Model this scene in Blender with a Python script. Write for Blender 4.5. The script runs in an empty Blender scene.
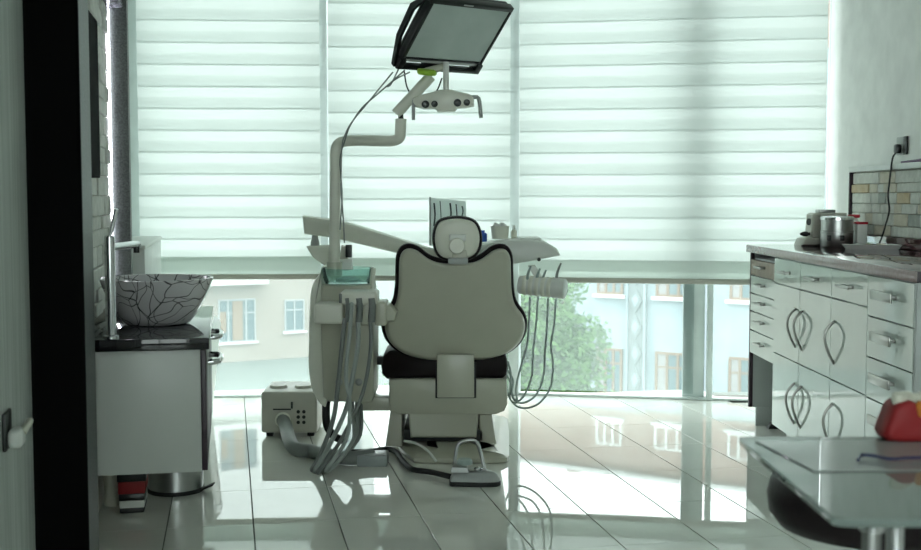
import bpy, bmesh, math, random
from mathutils import Vector, Matrix
random.seed(7)
R = math.radians
S = bpy.context.scene
C = S.collection

# ------------------------------------------------------------------ camera
FP = 1180.0                     # focal length in pixels of the 921 x 550 frame
CAMZ = 1.15
PITCH = math.atan(78.0 / FP)    # horizon at pixel row 197
cam_data = bpy.data.cameras.new('camera')
cam_data.sensor_width = 36.0
cam_data.lens = FP / 921.0 * 36.0
cam_data.clip_start = 0.05
cam_data.clip_end = 500
cam_data.dof.use_dof = True
cam_data.dof.focus_distance = 5.2
cam_data.dof.aperture_fstop = 5.6
cam = bpy.data.objects.new('camera', cam_data)
C.objects.link(cam)
cam.location = (0, 0, CAMZ)
cam.rotation_euler = (math.pi / 2 - PITCH, 0, 0)
S.camera = cam

# ------------------------------------------------------------------ light: overcast daylight
world = bpy.data.worlds.new('overcast_sky')
S.world = world
world.use_nodes = True
wn = world.node_tree
wn.nodes['Background'].inputs[0].default_value = (0.94, 1.0, 0.985, 1)
wn.nodes['Background'].inputs[1].default_value = 2.0
S.view_settings.view_transform = 'Standard'
S.view_settings.look = 'None'
S.view_settings.gamma = 1.0
S.view_settings.use_curve_mapping = False
S.view_settings.exposure = 1.35
S.cycles.max_bounces = 10
S.cycles.diffuse_bounces = 6
S.cycles.glossy_bounces = 5
S.cycles.transmission_bounces = 8
S.cycles.transparent_max_bounces = 16
S.cycles.caustics_reflective = False
S.cycles.caustics_refractive = False
S.cycles.sample_clamp_indirect = 6.0

# ------------------------------------------------------------------ pixel helpers
def P(px, py, Y):
    """world point on the ray of pixel (px, py) at distance Y along the room"""
    u = (px - 460.5) / FP
    v = (275.0 - py) / FP
    d = Vector((u, math.cos(PITCH) + v * math.sin(PITCH), -math.sin(PITCH) + v * math.cos(PITCH)))
    return Vector((0, 0, CAMZ)) + d * (Y / d.y)

def G(px, py, z=0.0):
    """world point where the ray of pixel (px, py) meets height z"""
    p = P(px, py, 1.0) - Vector((0, 0, CAMZ))
    k = (z - CAMZ) / p.z
    return Vector((0, 0, CAMZ)) + p * k

TH = math.atan2(230 - 460.5, FP)                 # the left wall and the tiles turn 11 degrees
AX = Vector((math.sin(TH), math.cos(TH), 0))     # along the left wall
BX = Vector((math.cos(TH), -math.sin(TH), 0))    # out of the left wall
def L(a, b, z):
    return AX * a + BX * b + Vector((0, 0, z))

# ------------------------------------------------------------------ materials
MATS = {}
def mat(name, col, rough=0.5, metal=0.0, ior=1.45, coat=0.0, var=0.06, scale=8.0, bump=0.0, bscale=60.0,
        trans=0.0, col2=None, emit=None, estr=0.0, spec=0.5):
    m = bpy.data.materials.new(name)
    m.use_nodes = True
    nt = m.node_tree
    b = nt.nodes['Principled BSDF']
    tc = nt.nodes.new('ShaderNodeTexCoord')
    nz = nt.nodes.new('ShaderNodeTexNoise')
    nz.inputs['Scale'].default_value = scale
    nz.inputs['Detail'].default_value = 4
    nt.links.new(tc.outputs['Object'], nz.inputs['Vector'])
    rp = nt.nodes.new('ShaderNodeValToRGB')
    c2 = col2 or tuple(max(0, c * (1 - var * 2)) for c in col)
    rp.color_ramp.elements[0].position = 0.3
    rp.color_ramp.elements[1].position = 0.7
    rp.color_ramp.elements[0].color = (*c2, 1)
    rp.color_ramp.elements[1].color = (*col, 1)
    nt.links.new(nz.outputs['Fac'], rp.inputs['Fac'])
    nt.links.new(rp.outputs['Color'], b.inputs['Base Color'])
    b.inputs['Roughness'].default_value = rough
    b.inputs['Metallic'].default_value = metal
    b.inputs['IOR'].default_value = ior
    b.inputs['Specular IOR Level'].default_value = spec
    b.inputs['Coat Weight'].default_value = coat
    b.inputs['Coat Roughness'].default_value = 0.05
    b.inputs['Transmission Weight'].default_value = trans
    if emit:
        b.inputs['Emission Color'].default_value = (*emit, 1)
        b.inputs['Emission Strength'].default_value = estr
    if bump:
        n2 = nt.nodes.new('ShaderNodeTexNoise')
        n2.inputs['Scale'].default_value = bscale
        n2.inputs['Detail'].default_value = 5
        nt.links.new(tc.outputs['Object'], n2.inputs['Vector'])
        bp = nt.nodes.new('ShaderNodeBump')
        bp.inputs['Strength'].default_value = bump
        bp.inputs['Distance'].default_value = 0.01
        nt.links.new(n2.outputs['Fac'], bp.inputs['Height'])
        nt.links.new(bp.outputs['Normal'], b.inputs['Normal'])
    MATS[name] = m
    return m

def cloth_mat(name, tcol, dcol, transparent=0.0):
    """thin daylight-passing blind fabric"""
    m = bpy.data.materials.new(name); m.use_nodes = True
    nt = m.node_tree; nt.nodes.clear()
    out = nt.nodes.new('ShaderNodeOutputMaterial')
    tr = nt.nodes.new('ShaderNodeBsdfTranslucent'); tr.inputs[0].default_value = (*tcol, 1)
    df = nt.nodes.new('ShaderNodeBsdfDiffuse'); df.inputs[0].default_value = (*dcol, 1)
    tc = nt.nodes.new('ShaderNodeTexCoord')
    nz = nt.nodes.new('ShaderNodeTexNoise'); nz.inputs['Scale'].default_value = 3.0
    nt.links.new(tc.outputs['Object'], nz.inputs['Vector'])
    mx0 = nt.nodes.new('ShaderNodeMix'); mx0.data_type = 'RGBA'
    mx0.inputs['A'].default_value = (*tcol, 1); mx0.inputs['B'].default_value = (*[c * 0.95 for c in tcol], 1)
    nt.links.new(nz.outputs['Fac'], mx0.inputs['Factor']); nt.links.new(mx0.outputs['Result'], tr.inputs[0])
    mx = nt.nodes.new('ShaderNodeAddShader')
    nt.links.new(tr.outputs[0], mx.inputs[0]); nt.links.new(df.outputs[0], mx.inputs[1])
    last = mx.outputs[0]
    if transparent:
        tp = nt.nodes.new('ShaderNodeBsdfTransparent')
        m2 = nt.nodes.new('ShaderNodeMixShader'); m2.inputs[0].default_value = transparent
        nt.links.new(last, m2.inputs[1]); nt.links.new(tp.outputs[0], m2.inputs[2]); last = m2.outputs[0]
    nt.links.new(last, out.inputs[0]); MATS[name] = m
    return m

def glass_mat(name, tint, film=0.0, filmcol=(1, 1, 1), ior=1.5, rough=0.0, frost='ShaderNodeBsdfTranslucent'):
    """thin pane: clear body with a fresnel reflection and a pale film mixed in"""
    m = bpy.data.materials.new(name); m.use_nodes = True
    nt = m.node_tree; nt.nodes.clear()
    out = nt.nodes.new('ShaderNodeOutputMaterial')
    tp = nt.nodes.new('ShaderNodeBsdfTransparent'); tp.inputs[0].default_value = (*tint, 1)
    gl = nt.nodes.new('ShaderNodeBsdfGlossy'); gl.inputs['Roughness'].default_value = rough
    fr = nt.nodes.new('ShaderNodeFresnel'); fr.inputs[0].default_value = ior
    last = tp.outputs[0]
    if film:
        tl = nt.nodes.new(frost); tl.inputs[0].default_value = (*filmcol, 1)
        nz = nt.nodes.new('ShaderNodeTexNoise'); nz.inputs['Scale'].default_value = 5.0
        tc = nt.nodes.new('ShaderNodeTexCoord'); nt.links.new(tc.outputs['Object'], nz.inputs['Vector'])
        mr = nt.nodes.new('ShaderNodeMapRange'); mr.inputs['To Min'].default_value = film * 0.85; mr.inputs['To Max'].default_value = film * 1.15
        nt.links.new(nz.outputs['Fac'], mr.inputs['Value'])
        mf = nt.nodes.new('ShaderNodeMixShader'); nt.links.new(mr.outputs[0], mf.inputs[0])
        nt.links.new(last, mf.inputs[1]); nt.links.new(tl.outputs[0], mf.inputs[2]); last = mf.outputs[0]
    mx = nt.nodes.new('ShaderNodeMixShader')
    nt.links.new(fr.outputs[0], mx.inputs[0]); nt.links.new(last, mx.inputs[1]); nt.links.new(gl.outputs[0], mx.inputs[2])
    nt.links.new(mx.outputs[0], out.inputs[0]); MATS[name] = m
    return m

cloth_mat('blind_sheer', (0.395, 0.418, 0.404), (0.44, 0.45, 0.445), 0.0)
cloth_mat('blind_dense', (0.298, 0.32, 0.307), (0.50, 0.52, 0.51))
cloth_mat('blind_base', (0.40, 0.425, 0.405), (0.44, 0.46, 0.45))
cloth_mat('card_paper', (0.42, 0.45, 0.44), (0.5, 0.52, 0.51))
glass_mat('pane', (0.90, 0.96, 0.95), 0.17, (0.80, 0.95, 0.92), 1.45)  # film puts a pale glare haze over the view outside
glass_mat('table_glass', (0.50, 0.64, 0.59), 0.5, (0.36, 0.45, 0.415), 2.4, 0.0, 'ShaderNodeBsdfDiffuse')
glass_mat('bowl_glass', (0.88, 0.975, 0.96), 0.18, (0.60, 0.95, 0.90), 1.15)
glass_mat('clear_plastic', (0.82, 0.86, 0.84), 0.5, (0.62, 0.66, 0.64), 1.6, 0.03, 'ShaderNodeBsdfDiffuse')

mat('tile', (0.76, 0.765, 0.71), rough=0.02, ior=2.05, col2=(0.71, 0.72, 0.665), scale=3.0)
mat('grout', (0.13, 0.14, 0.12), rough=0.8)
mat('wall_paint', (0.88, 0.885, 0.86), rough=0.55, bump=0.03, bscale=120)
mat('ceiling_paint', (0.86, 0.87, 0.86), rough=0.8)
mat('rear_paint', (0.72, 0.74, 0.72), rough=0.7)
mat('black_panel', (0.004, 0.004, 0.004), rough=0.8, spec=0.05)
mat('granite', (0.085, 0.10, 0.095), rough=0.45, col2=(0.03, 0.036, 0.034), scale=140, bump=0.1, bscale=90)
mat('alu', (0.66, 0.72, 0.71), rough=0.35, metal=0.3)
mat('alu_white', (0.72, 0.80, 0.78), rough=0.4)
mat('radiator_white', (0.70, 0.73, 0.70), rough=0.35)
mat('lacquer', (0.66, 0.73, 0.69), rough=0.07, coat=0.6, var=0.02)
mat('lacquer_grey', (0.42, 0.45, 0.44), rough=0.3, var=0.02)
mat('vanity_white', (0.53, 0.55, 0.52), rough=0.3, var=0.02)
mat('dark_edge', (0.035, 0.02, 0.03), rough=0.35)
mat('black_stone', (0.008, 0.008, 0.01), rough=0.06, coat=0.3)
mat('worktop', (0.13, 0.045, 0.05), rough=0.06, coat=0.7, col2=(0.08, 0.03, 0.035), scale=60)
mat('worktop_edge', (0.42, 0.31, 0.31), rough=0.2, coat=0.3, col2=(0.33, 0.24, 0.24), scale=90)
mat('chrome', (0.72, 0.73, 0.74), rough=0.12, metal=1.0)
mat('steel', (0.42, 0.43, 0.42), rough=0.32, metal=1.0)
mat('handle_steel', (0.36, 0.36, 0.34), rough=0.28, metal=0.9)
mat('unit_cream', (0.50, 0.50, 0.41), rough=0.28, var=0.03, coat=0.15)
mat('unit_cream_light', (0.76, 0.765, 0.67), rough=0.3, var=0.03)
mat('unit_white', (0.74, 0.76, 0.72), rough=0.32, var=0.02)
mat('upholstery', (0.014, 0.010, 0.011), rough=0.45, spec=0.25, bump=0.1, bscale=200)
mat('rubber_black', (0.015, 0.016, 0.016), rough=0.5)
mat('black_plastic', (0.014, 0.016, 0.016), rough=0.3)
mat('hose_grey', (0.20, 0.22, 0.21), rough=0.4)
mat('hose_pale', (0.36, 0.40, 0.38), rough=0.4)
mat('hose_teal', (0.36, 0.44, 0.42), rough=0.4)
mat('box_grey', (0.30, 0.33, 0.33), rough=0.4)
mat('screen', (0.52, 0.60, 0.57), rough=0.25, col2=(0.45, 0.53, 0.50), scale=7)
mat('lens_dark', (0.05, 0.055, 0.055), rough=0.15)
mat('lime', (0.36, 0.62, 0.04), rough=0.4)
mat('blue', (0.03, 0.12, 0.55), rough=0.35)
mat('red', (0.26, 0.012, 0.014), rough=0.6)
mat('red_cap', (0.55, 0.02, 0.04), rough=0.3)
mat('orange', (0.60, 0.22, 0.04), rough=0.4)
mat('tooth', (0.62, 0.62, 0.52), rough=0.3)
mat('paper', (0.72, 0.75, 0.73), rough=0.7)
mat('ink', (0.05, 0.06, 0.06), rough=0.7)
mat('pen_blue', (0.012, 0.02, 0.08), rough=0.3)
mat('purple', (0.10, 0.03, 0.12), rough=0.4)
mat('stone_white', (0.74, 0.75, 0.70), rough=0.8, col2=(0.58, 0.59, 0.55), scale=25, bump=0.6, bscale=40)
mat('stone_cream', (0.70, 0.66, 0.56), rough=0.8, col2=(0.56, 0.52, 0.43), scale=25, bump=0.6, bscale=40)
mat('stone_ochre', (0.52, 0.40, 0.24), rough=0.8, col2=(0.62, 0.54, 0.40), scale=20, bump=0.6, bscale=40)
mat('stone_grey', (0.48, 0.50, 0.47), rough=0.8, col2=(0.34, 0.37, 0.35), scale=25, bump=0.6, bscale=40)
mat('mortar', (0.42, 0.40, 0.35), rough=0.9)
mat('cap_white', (0.66, 0.68, 0.66), rough=0.3)
mat('led', (1, 1, 1), rough=0.5, emit=(0.93, 0.90, 1.0), estr=9.0)
mat('wood', (0.36, 0.28, 0.22), rough=0.4, col2=(0.27, 0.2, 0.16), scale=30)
mat('machine_cream', (0.48, 0.47, 0.41), rough=0.35)
mat('facade_cream', (0.27, 0.235, 0.205), rough=0.9, col2=(0.245, 0.215, 0.185), scale=0.6)
mat('facade_blue', (0.27, 0.325, 0.35), rough=0.9, col2=(0.235, 0.29, 0.315), scale=3)
mat('facade_relief', (0.185, 0.215, 0.22), rough=0.9)
mat('facade_brown', (0.30, 0.20, 0.165), rough=0.9)
mat('facade_white', (0.62, 0.63, 0.62), rough=0.8)
mat('far_frame', (0.20, 0.125, 0.08), rough=0.6)
mat('far_frame_grey', (0.30, 0.32, 0.33), rough=0.6)
mat('far_door', (0.22, 0.15, 0.10), rough=0.6)
mat('far_pane', (0.10, 0.15, 0.17), rough=0.08)
mat('far_curtain', (0.26, 0.25, 0.25), rough=0.8)
mat('asphalt', (0.105, 0.13, 0.12), rough=0.9, col2=(0.095, 0.12, 0.11), scale=0.5)
mat('leaf', (0.045, 0.17, 0.03), rough=0.5, col2=(0.02, 0.09, 0.015), scale=1.2)
mat('leaf_pale', (0.12, 0.27, 0.06), rough=0.5, col2=(0.06, 0.17, 0.03), scale=1.5)
mat('bark', (0.12, 0.09, 0.06), rough=0.9)
mat('socket_grey', (0.42, 0.44, 0.43), rough=0.4)

def wallpaper():
    m = mat('wallpaper', (0.30, 0.34, 0.31), rough=0.6)
    nt = m.node_tree
    b = nt.nodes['Principled BSDF']
    tc = nt.nodes['Texture Coordinate']
    mp = nt.nodes.new('ShaderNodeMapping'); mp.inputs['Scale'].default_value = (30, 30, 0.9)
    nz = nt.nodes.new('ShaderNodeTexNoise'); nz.inputs['Scale'].default_value = 2.2; nz.inputs['Detail'].default_value = 3
    rp = nt.nodes.new('ShaderNodeValToRGB')
    rp.color_ramp.elements[0].position = 0.35; rp.color_ramp.elements[0].color = (0.36, 0.40, 0.37, 1)
    rp.color_ramp.elements[1].position = 0.65; rp.color_ramp.elements[1].color = (0.50, 0.54, 0.51, 1)
    nt.links.new(tc.outputs['Object'], mp.inputs['Vector']); nt.links.new(mp.outputs[0], nz.inputs['Vector'])
    nt.links.new(nz.outputs['Fac'], rp.inputs['Fac']); nt.links.new(rp.outputs[0], b.inputs['Base Color'])
wallpaper()

def crackle():
    """white glaze with thin dark winding lines"""
    m = mat('crackle_glaze', (0.62, 0.61, 0.62), rough=0.12, coat=0.4)
    nt = m.node_tree; b = nt.nodes['Principled BSDF']; tc = nt.nodes['Texture Coordinate']
    nz = nt.nodes.new('ShaderNodeTexNoise'); nz.inputs['Scale'].default_value = 4.0
    nt.links.new(tc.outputs['Object'], nz.inputs['Vector'])
    prev = None
    for sc, off in ((8.0, 0.0), (6.0, 3.7), (7.0, 8.1)):
        ad = nt.nodes.new('ShaderNodeMix'); ad.data_type = 'RGBA'; ad.blend_type = 'ADD'; ad.inputs['Factor'].default_value = 0.35
        nt.links.new(tc.outputs['Object'], ad.inputs['A']); nt.links.new(nz.outputs['Color'], ad.inputs['B'])
        mp = nt.nodes.new('ShaderNodeMapping'); mp.inputs['Location'].default_value = (off, off, off); mp.inputs['Rotation'].default_value = (off, off * .6, 0)
        nt.links.new(ad.outputs['Result'], mp.inputs['Vector'])
        vo = nt.nodes.new('ShaderNodeTexVoronoi'); vo.feature = 'DISTANCE_TO_EDGE'; vo.inputs['Scale'].default_value = sc
        nt.links.new(mp.outputs[0], vo.inputs['Vector'])
        mr = nt.nodes.new('ShaderNodeMapRange'); mr.inputs['From Min'].default_value = 0.004; mr.inputs['From Max'].default_value = 0.016
        nt.links.new(vo.outputs['Distance'], mr.inputs['Value'])
        if prev is None: prev = mr.outputs[0]
        else:
            mu = nt.nodes.new('ShaderNodeMath'); mu.operation = 'MINIMUM'
            nt.links.new(prev, mu.inputs[0]); nt.links.new(mr.outputs[0], mu.inputs[1]); prev = mu.outputs[0]
    mx = nt.nodes.new('ShaderNodeMix'); mx.data_type = 'RGBA'
    mx.inputs['A'].default_value = (0.03, 0.025, 0.03, 1); mx.inputs['B'].default_value = (0.60, 0.585, 0.60, 1)
    nt.links.new(prev, mx.inputs['Factor']); nt.links.new(mx.outputs['Result'], b.inputs['Base Color'])
crackle()

def mosaic():
    m = mat('mosaic', (0.2, 0.2, 0.24), rough=0.15)
    nt = m.node_tree; b = nt.nodes['Principled BSDF']; tc = nt.nodes['Texture Coordinate']
    vo = nt.nodes.new('ShaderNodeTexVoronoi'); vo.inputs['Scale'].default_value = 70; vo.inputs['Randomness'].default_value = 0.25
    nt.links.new(tc.outputs['Object'], vo.inputs['Vector'])
    rp = nt.nodes.new('ShaderNodeValToRGB')
    rp.color_ramp.elements[0].color = (0.05, 0.05, 0.07, 1); rp.color_ramp.elements[1].color = (0.5, 0.5, 0.58, 1)
    nt.links.new(vo.outputs['Color'], rp.inputs['Fac']); nt.links.new(rp.outputs[0], b.inputs['Base Color'])
mosaic()

# ------------------------------------------------------------------ mesh builder
def smooth_path(pts, n=6):
    pts = [Vector(p) for p in pts]
    if len(pts) < 3: return pts
    out = []
    ext = [pts[0] * 2 - pts[1]] + pts + [pts[-1] * 2 - pts[-2]]
    for i in range(1, len(ext) - 2):
        p0, p1, p2, p3 = ext[i - 1:i + 3]
        for k in range(n):
            t = k / n
            out.append(0.5 * ((2 * p1) + (p2 - p0) * t + (2 * p0 - 5 * p1 + 4 * p2 - p3) * t * t + (3 * p1 - p0 - 3 * p2 + p3) * t ** 3))
    out.append(pts[-1])
    return out

def smooth_closed(pts, n=4):
    m = len(pts); out = []
    for i in range(m):
        p0, p1, p2, p3 = [Vector(pts[(i + k) % m]) for k in (-1, 0, 1, 2)]
        for k in range(n):
            t = k / n
            out.append(0.5 * ((2 * p1) + (p2 - p0) * t + (2 * p0 - 5 * p1 + 4 * p2 - p3) * t * t + (3 * p1 - p0 - 3 * p2 + p3) * t ** 3))
    return out

class MB:
    def __init__(self): self.bm = bmesh.new()
    def box(self, lo, hi, bevel=0.0, seg=2, fn=None):
        """axis box lo..hi; fn maps a local point to the world"""
        t = bmesh.new()
        bmesh.ops.create_cube(t, size=1.0)
        lo, hi = Vector(lo), Vector(hi)
        c, s = (lo + hi) / 2, hi - lo
        for v in t.verts: v.co = Vector((v.co.x * s.x, v.co.y * s.y, v.co.z * s.z)) + c
        if bevel > 0:
            bmesh.ops.bevel(t, geom=t.edges[:], offset=min(bevel, min(abs(s.x), abs(s.y), abs(s.z)) * 0.49), segments=seg, profile=0.5, affect='EDGES')
        if fn:
            for v in t.verts: v.co = fn(v.co)
        self.merge(t)
        return self
    def merge(self, t):
        bmesh.ops.recalc_face_normals(t, faces=t.faces[:])
        me = bpy.data.meshes.new('tmp'); t.to_mesh(me); t.free()
        self.bm.from_mesh(me); bpy.data.meshes.remove(me)
    def tube(self, pts, r, seg=10, smooth=0, taper=None, closed=False):
        pts = [Vector(p) for p in pts]
        if smooth: pts = smooth_closed(pts, smooth) if closed else smooth_path(pts, smooth)
        n = len(pts); t = bmesh.new(); rings = []
        up = None
        for i, p in enumerate(pts):
            if closed: d = (pts[(i + 1) % n] - pts[i - 1])
            else: d = (pts[min(i + 1, n - 1)] - pts[max(i - 1, 0)])
            d = d.normalized() if d.length > 1e-9 else Vector((0, 0, 1))
            if up is None:
                ref = Vector((0, 0, 1)) if abs(d.z) < 0.9 else Vector((1, 0, 0))
                up = (ref - d * ref.dot(d)).normalized()
            else:
                up = (up - d * up.dot(d)).normalized()
            side = d.cross(up)
            f = i / max(1, n - 1)
            rr = r if taper is None else r + (taper - r) * f
            rings.append([t.verts.new(p + (up * math.cos(2 * math.pi * k / seg) + side * math.sin(2 * math.pi * k / seg)) * rr) for k in range(seg)])
        m = n if closed else n - 1
        for i in range(m):
            a, b = rings[i], rings[(i + 1) % n]
            for k in range(seg): t.faces.new((a[k], a[(k + 1) % seg], b[(k + 1) % seg], b[k]))
        if not closed:
            t.faces.new(rings[0][::-1]); t.faces.new(rings[-1])
        self.merge(t); return self
    def lathe(self, prof, c, seg=32, axis=None):
        """profile [(radius, height)] about an axis (default up) from point c"""
        c = Vector(c); ax = Vector(axis or (0, 0, 1)).normalized()
        ref = Vector((1, 0, 0)) if abs(ax.x) < 0.9 else Vector((0, 1, 0))
        u = (ref - ax * ref.dot(ax)).normalized(); w = ax.cross(u)
        t = bmesh.new(); rings = []
        for r, h in prof:
            if r < 1e-6: rings.append([t.verts.new(c + ax * h)])
            else: rings.append([t.verts.new(c + ax * h + (u * math.cos(2 * math.pi * k / seg) + w * math.sin(2 * math.pi * k / seg)) * r) for k in range(seg)])
        for a, b in zip(rings, rings[1:]):
            for k in range(seg):
                if len(a) == 1 and len(b) == 1: continue
                if len(a) == 1: t.faces.new((a[0], b[(k + 1) % seg], b[k]))
                elif len(b) == 1: t.faces.new((a[k], a[(k + 1) % seg], b[0]))
                else: t.faces.new((a[k], a[(k + 1) % seg], b[(k + 1) % seg], b[k]))
        if len(rings[0]) > 1: t.faces.new(rings[0][::-1])
        if len(rings[-1]) > 1: t.faces.new(rings[-1])
        self.merge(t); return self
    def slab(self, outline, fn, rings):
        """outline [(u, v)] closed; fn(u, v, n) -> world; rings [(inset, n)] from one face to the other"""
        pts = [Vector((p[0], p[1])) for p in outline]; m = len(pts)
        area = sum(pts[i].x * pts[(i + 1) % m].y - pts[(i + 1) % m].x * pts[i].y for i in range(m))
        sg = 1 if area > 0 else -1
        nor = []
        for i in range(m):
            e1 = (pts[i] - pts[i - 1]); e2 = (pts[(i + 1) % m] - pts[i])
            n1 = Vector((-e1.y, e1.x)).normalized() * sg; n2 = Vector((-e2.y, e2.x)).normalized() * sg
            q = (n1 + n2); q = q.normalized() if q.length > 1e-6 else n1
            k = max(0.5, q.dot(n1)); nor.append(q / k)
        t = bmesh.new(); rr = []
        for ins, n in rings:
            rr.append([t.verts.new(Vector(fn(pts[i].x + nor[i].x * ins, pts[i].y + nor[i].y * ins, n))) for i in range(m)])
        for a, b in zip(rr, rr[1:]):
            for k in range(m): t.faces.new((a[k], a[(k + 1) % m], b[(k + 1) % m], b[k]))
        t.faces.new(rr[0][::-1]); t.faces.new(rr[-1])
        self.merge(t); return self
    def quad(self, *p):
        self.bm.faces.new([self.bm.verts.new(Vector(q)) for q in p]); return self
    def build(self, name, m, parent=None, sharp=38, kind=None):
        me = bpy.data.meshes.new(name)
        off = Vector((0, 0, 0))
        if parent is not None: off = WORLD[parent.name_full]
        for v in self.bm.verts: v.co -= off
        self.bm.to_mesh(me); self.bm.free()
        for p in me.polygons: p.use_smooth = True
        me.set_sharp_from_angle(angle=R(sharp))
        me.materials.append(MATS[m])
        o = bpy.data.objects.new(name, me); C.objects.link(o)
        if parent is not None: o.parent = parent
        WORLD[o.name_full] = off
        if kind: o['kind'] = kind
        return o
WORLD = {}

def thing(name, loc, label, cat, group=None):
    o = bpy.data.objects.new(name, None); C.objects.link(o)
    o.empty_display_size = 0.1
    o.location = loc; WORLD[o.name_full] = Vector(loc)
    o['label'] = label; o['category'] = cat
    if group: o['group'] = group
    return o

def tag(o, label, cat, group=None):
    """a one-mesh thing: put its origin at its base, then tag it"""
    me = o.data
    xs = [v.co.x for v in me.vertices]; ys = [v.co.y for v in me.vertices]; zs = [v.co.z for v in me.vertices]
    c = Vector(((min(xs) + max(xs)) / 2, (min(ys) + max(ys)) / 2, min(zs)))
    me.transform(Matrix.Translation(-c)); o.location = o.location + c; WORLD[o.name_full] = c
    o['label'] = label; o['category'] = cat
    if group: o['group'] = group
    return o

def struct(name, label=None, loc=(0, 0, 0)):
    o = bpy.data.objects.new(name, None); C.objects.link(o)
    o.location = loc; WORLD[o.name_full] = Vector(loc)
    o['kind'] = 'structure'
    if label: o['label'] = label
    return o

LF = lambda v: L(v.x, v.y, v.z)           # box (a, b, z) -> world

# ------------------------------------------------------------------ the room
CEIL = 2.75
floor = MB().box((-3.4, -3.1, -0.12), (3.0, 6.95, -0.006)).build('floor', 'grout', kind='structure')
floor['label'] = 'polished pale rectangular floor tiles with thin dark joints'
tile_me = None
TW, TL, GAP = 0.298, 0.492, 0.0042
def tile_mesh():
    mb = MB()
    w, l, e = (TW - GAP) / 2, (TL - 0.0016) / 2, 0.0008
    t = bmesh.new()
    lo = [t.verts.new((sx * w, sy * l, -0.008)) for sx, sy in ((-1, -1), (1, -1), (1, 1), (-1, 1))]
    mi = [t.verts.new((sx * w, sy * l, -e)) for sx, sy in ((-1, -1), (1, -1), (1, 1), (-1, 1))]
    hi = [t.verts.new((sx * (w - e), sy * (l - e), 0)) for sx, sy in ((-1, -1), (1, -1), (1, 1), (-1, 1))]
    for a, b in ((lo, mi), (mi, hi)):
        for k in range(4): t.faces.new((a[k], a[(k + 1) % 4], b[(k + 1) % 4], b[k]))
    t.faces.new(hi)
    bmesh.ops.recalc_face_normals(t, faces=t.faces[:])
    me = bpy.data.meshes.new('floor_tile'); t.to_mesh(me); t.free()
    me.materials.append(MATS['tile'])
    return me
tile_me = tile_mesh()
# phase of the joints from two joints read in the photograph
g1 = G(571, 500); b_joint = g1.dot(BX)
g2 = G(675, 502); a_joint = g2.dot(AX)
for i in range(-9, 14):
    for j in range(-14, 16):
        a = a_joint + (j + 0.5) * TL
        b = b_joint + (i + 0.5) * TW
        if b < -0.56 - TW * 0.3: continue
        p = L(a, b, 0)
        if p.x > 2.1 + 0.05 or p.y < -1.2 or p.y > 6.9 or p.x < -2.4: continue
        if p.y > 6.84 - max(0, p.x - 0.31) * 0.17 + 0.12: continue
        o = bpy.data.objects.new('floor_tile', tile_me); C.objects.link(o)
        o.parent = floor
        o.location = p
        o.rotation_euler = (random.uniform(-1, 1) * 0.0007, random.uniform(-1, 1) * 0.0007, -TH)

MB().box((-3.6, -3.0, CEIL), (3.2, 7.1, CEIL + 0.12)).build('ceiling', 'ceiling_paint', kind='structure')
WB = -0.559
MB().box((0.8, WB - 0.12, -0.12), (7.02, WB, CEIL), fn=LF).build('wall_left', 'wallpaper', kind='structure')
RW0 = 2.033
def RX(Y): return RW0 - 0.012 * (Y - 6.58)      # inner face of the right wall
RF = lambda v: Vector((v.x + RX(v.y), v.y, v.z))   # box (x from the wall, Y, z) -> world
MB().box((0, -3.0, -0.12), (0.15, 6.58, CEIL), fn=RF).build('wall_right', 'wall_paint', kind='structure')
# the rear of the room, behind the camera: wider, with a glazed wall added as fill light
MB().box((-3.4, 0.74, -0.12), (-0.62, 0.86, CEIL)).build('wall_inner', 'rear_paint', kind='structure')
MB().box((-3.5, -3.1, -0.12), (-3.38, 0.86, CEIL)).build('wall_side', 'rear_paint', kind='structure')
MB().box((-3.5, -3.1, -0.12), (2.4, -2.98, 0.45)).build('wall_back', 'rear_paint', kind='structure')
rw = struct('added_window', 'wide plain window added behind the camera for fill light')
fr = MB()
for k in range(5):
    x = -3.38 + k * 1.36
    fr.box((x, -3.08, 0.45), (x + 0.06, -3.0, CEIL))
fr.box((-3.38, -3.08, 0.45), (2.15, -3.0, 0.51)); fr.box((-3.38, -3.08, CEIL - 0.08), (2.15, -3.0, CEIL))
fr.build('frame', 'alu_white', rw)
for k in range(4):
    x = -3.35 + k * 1.36
    MB().quad((x, -3.04, 0.48), (x + 1.36, -3.04, 0.48), (x + 1.36, -3.04, CEIL - 0.04), (x, -3.04, CEIL - 0.04)).build('pane', 'pane', rw)

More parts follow.
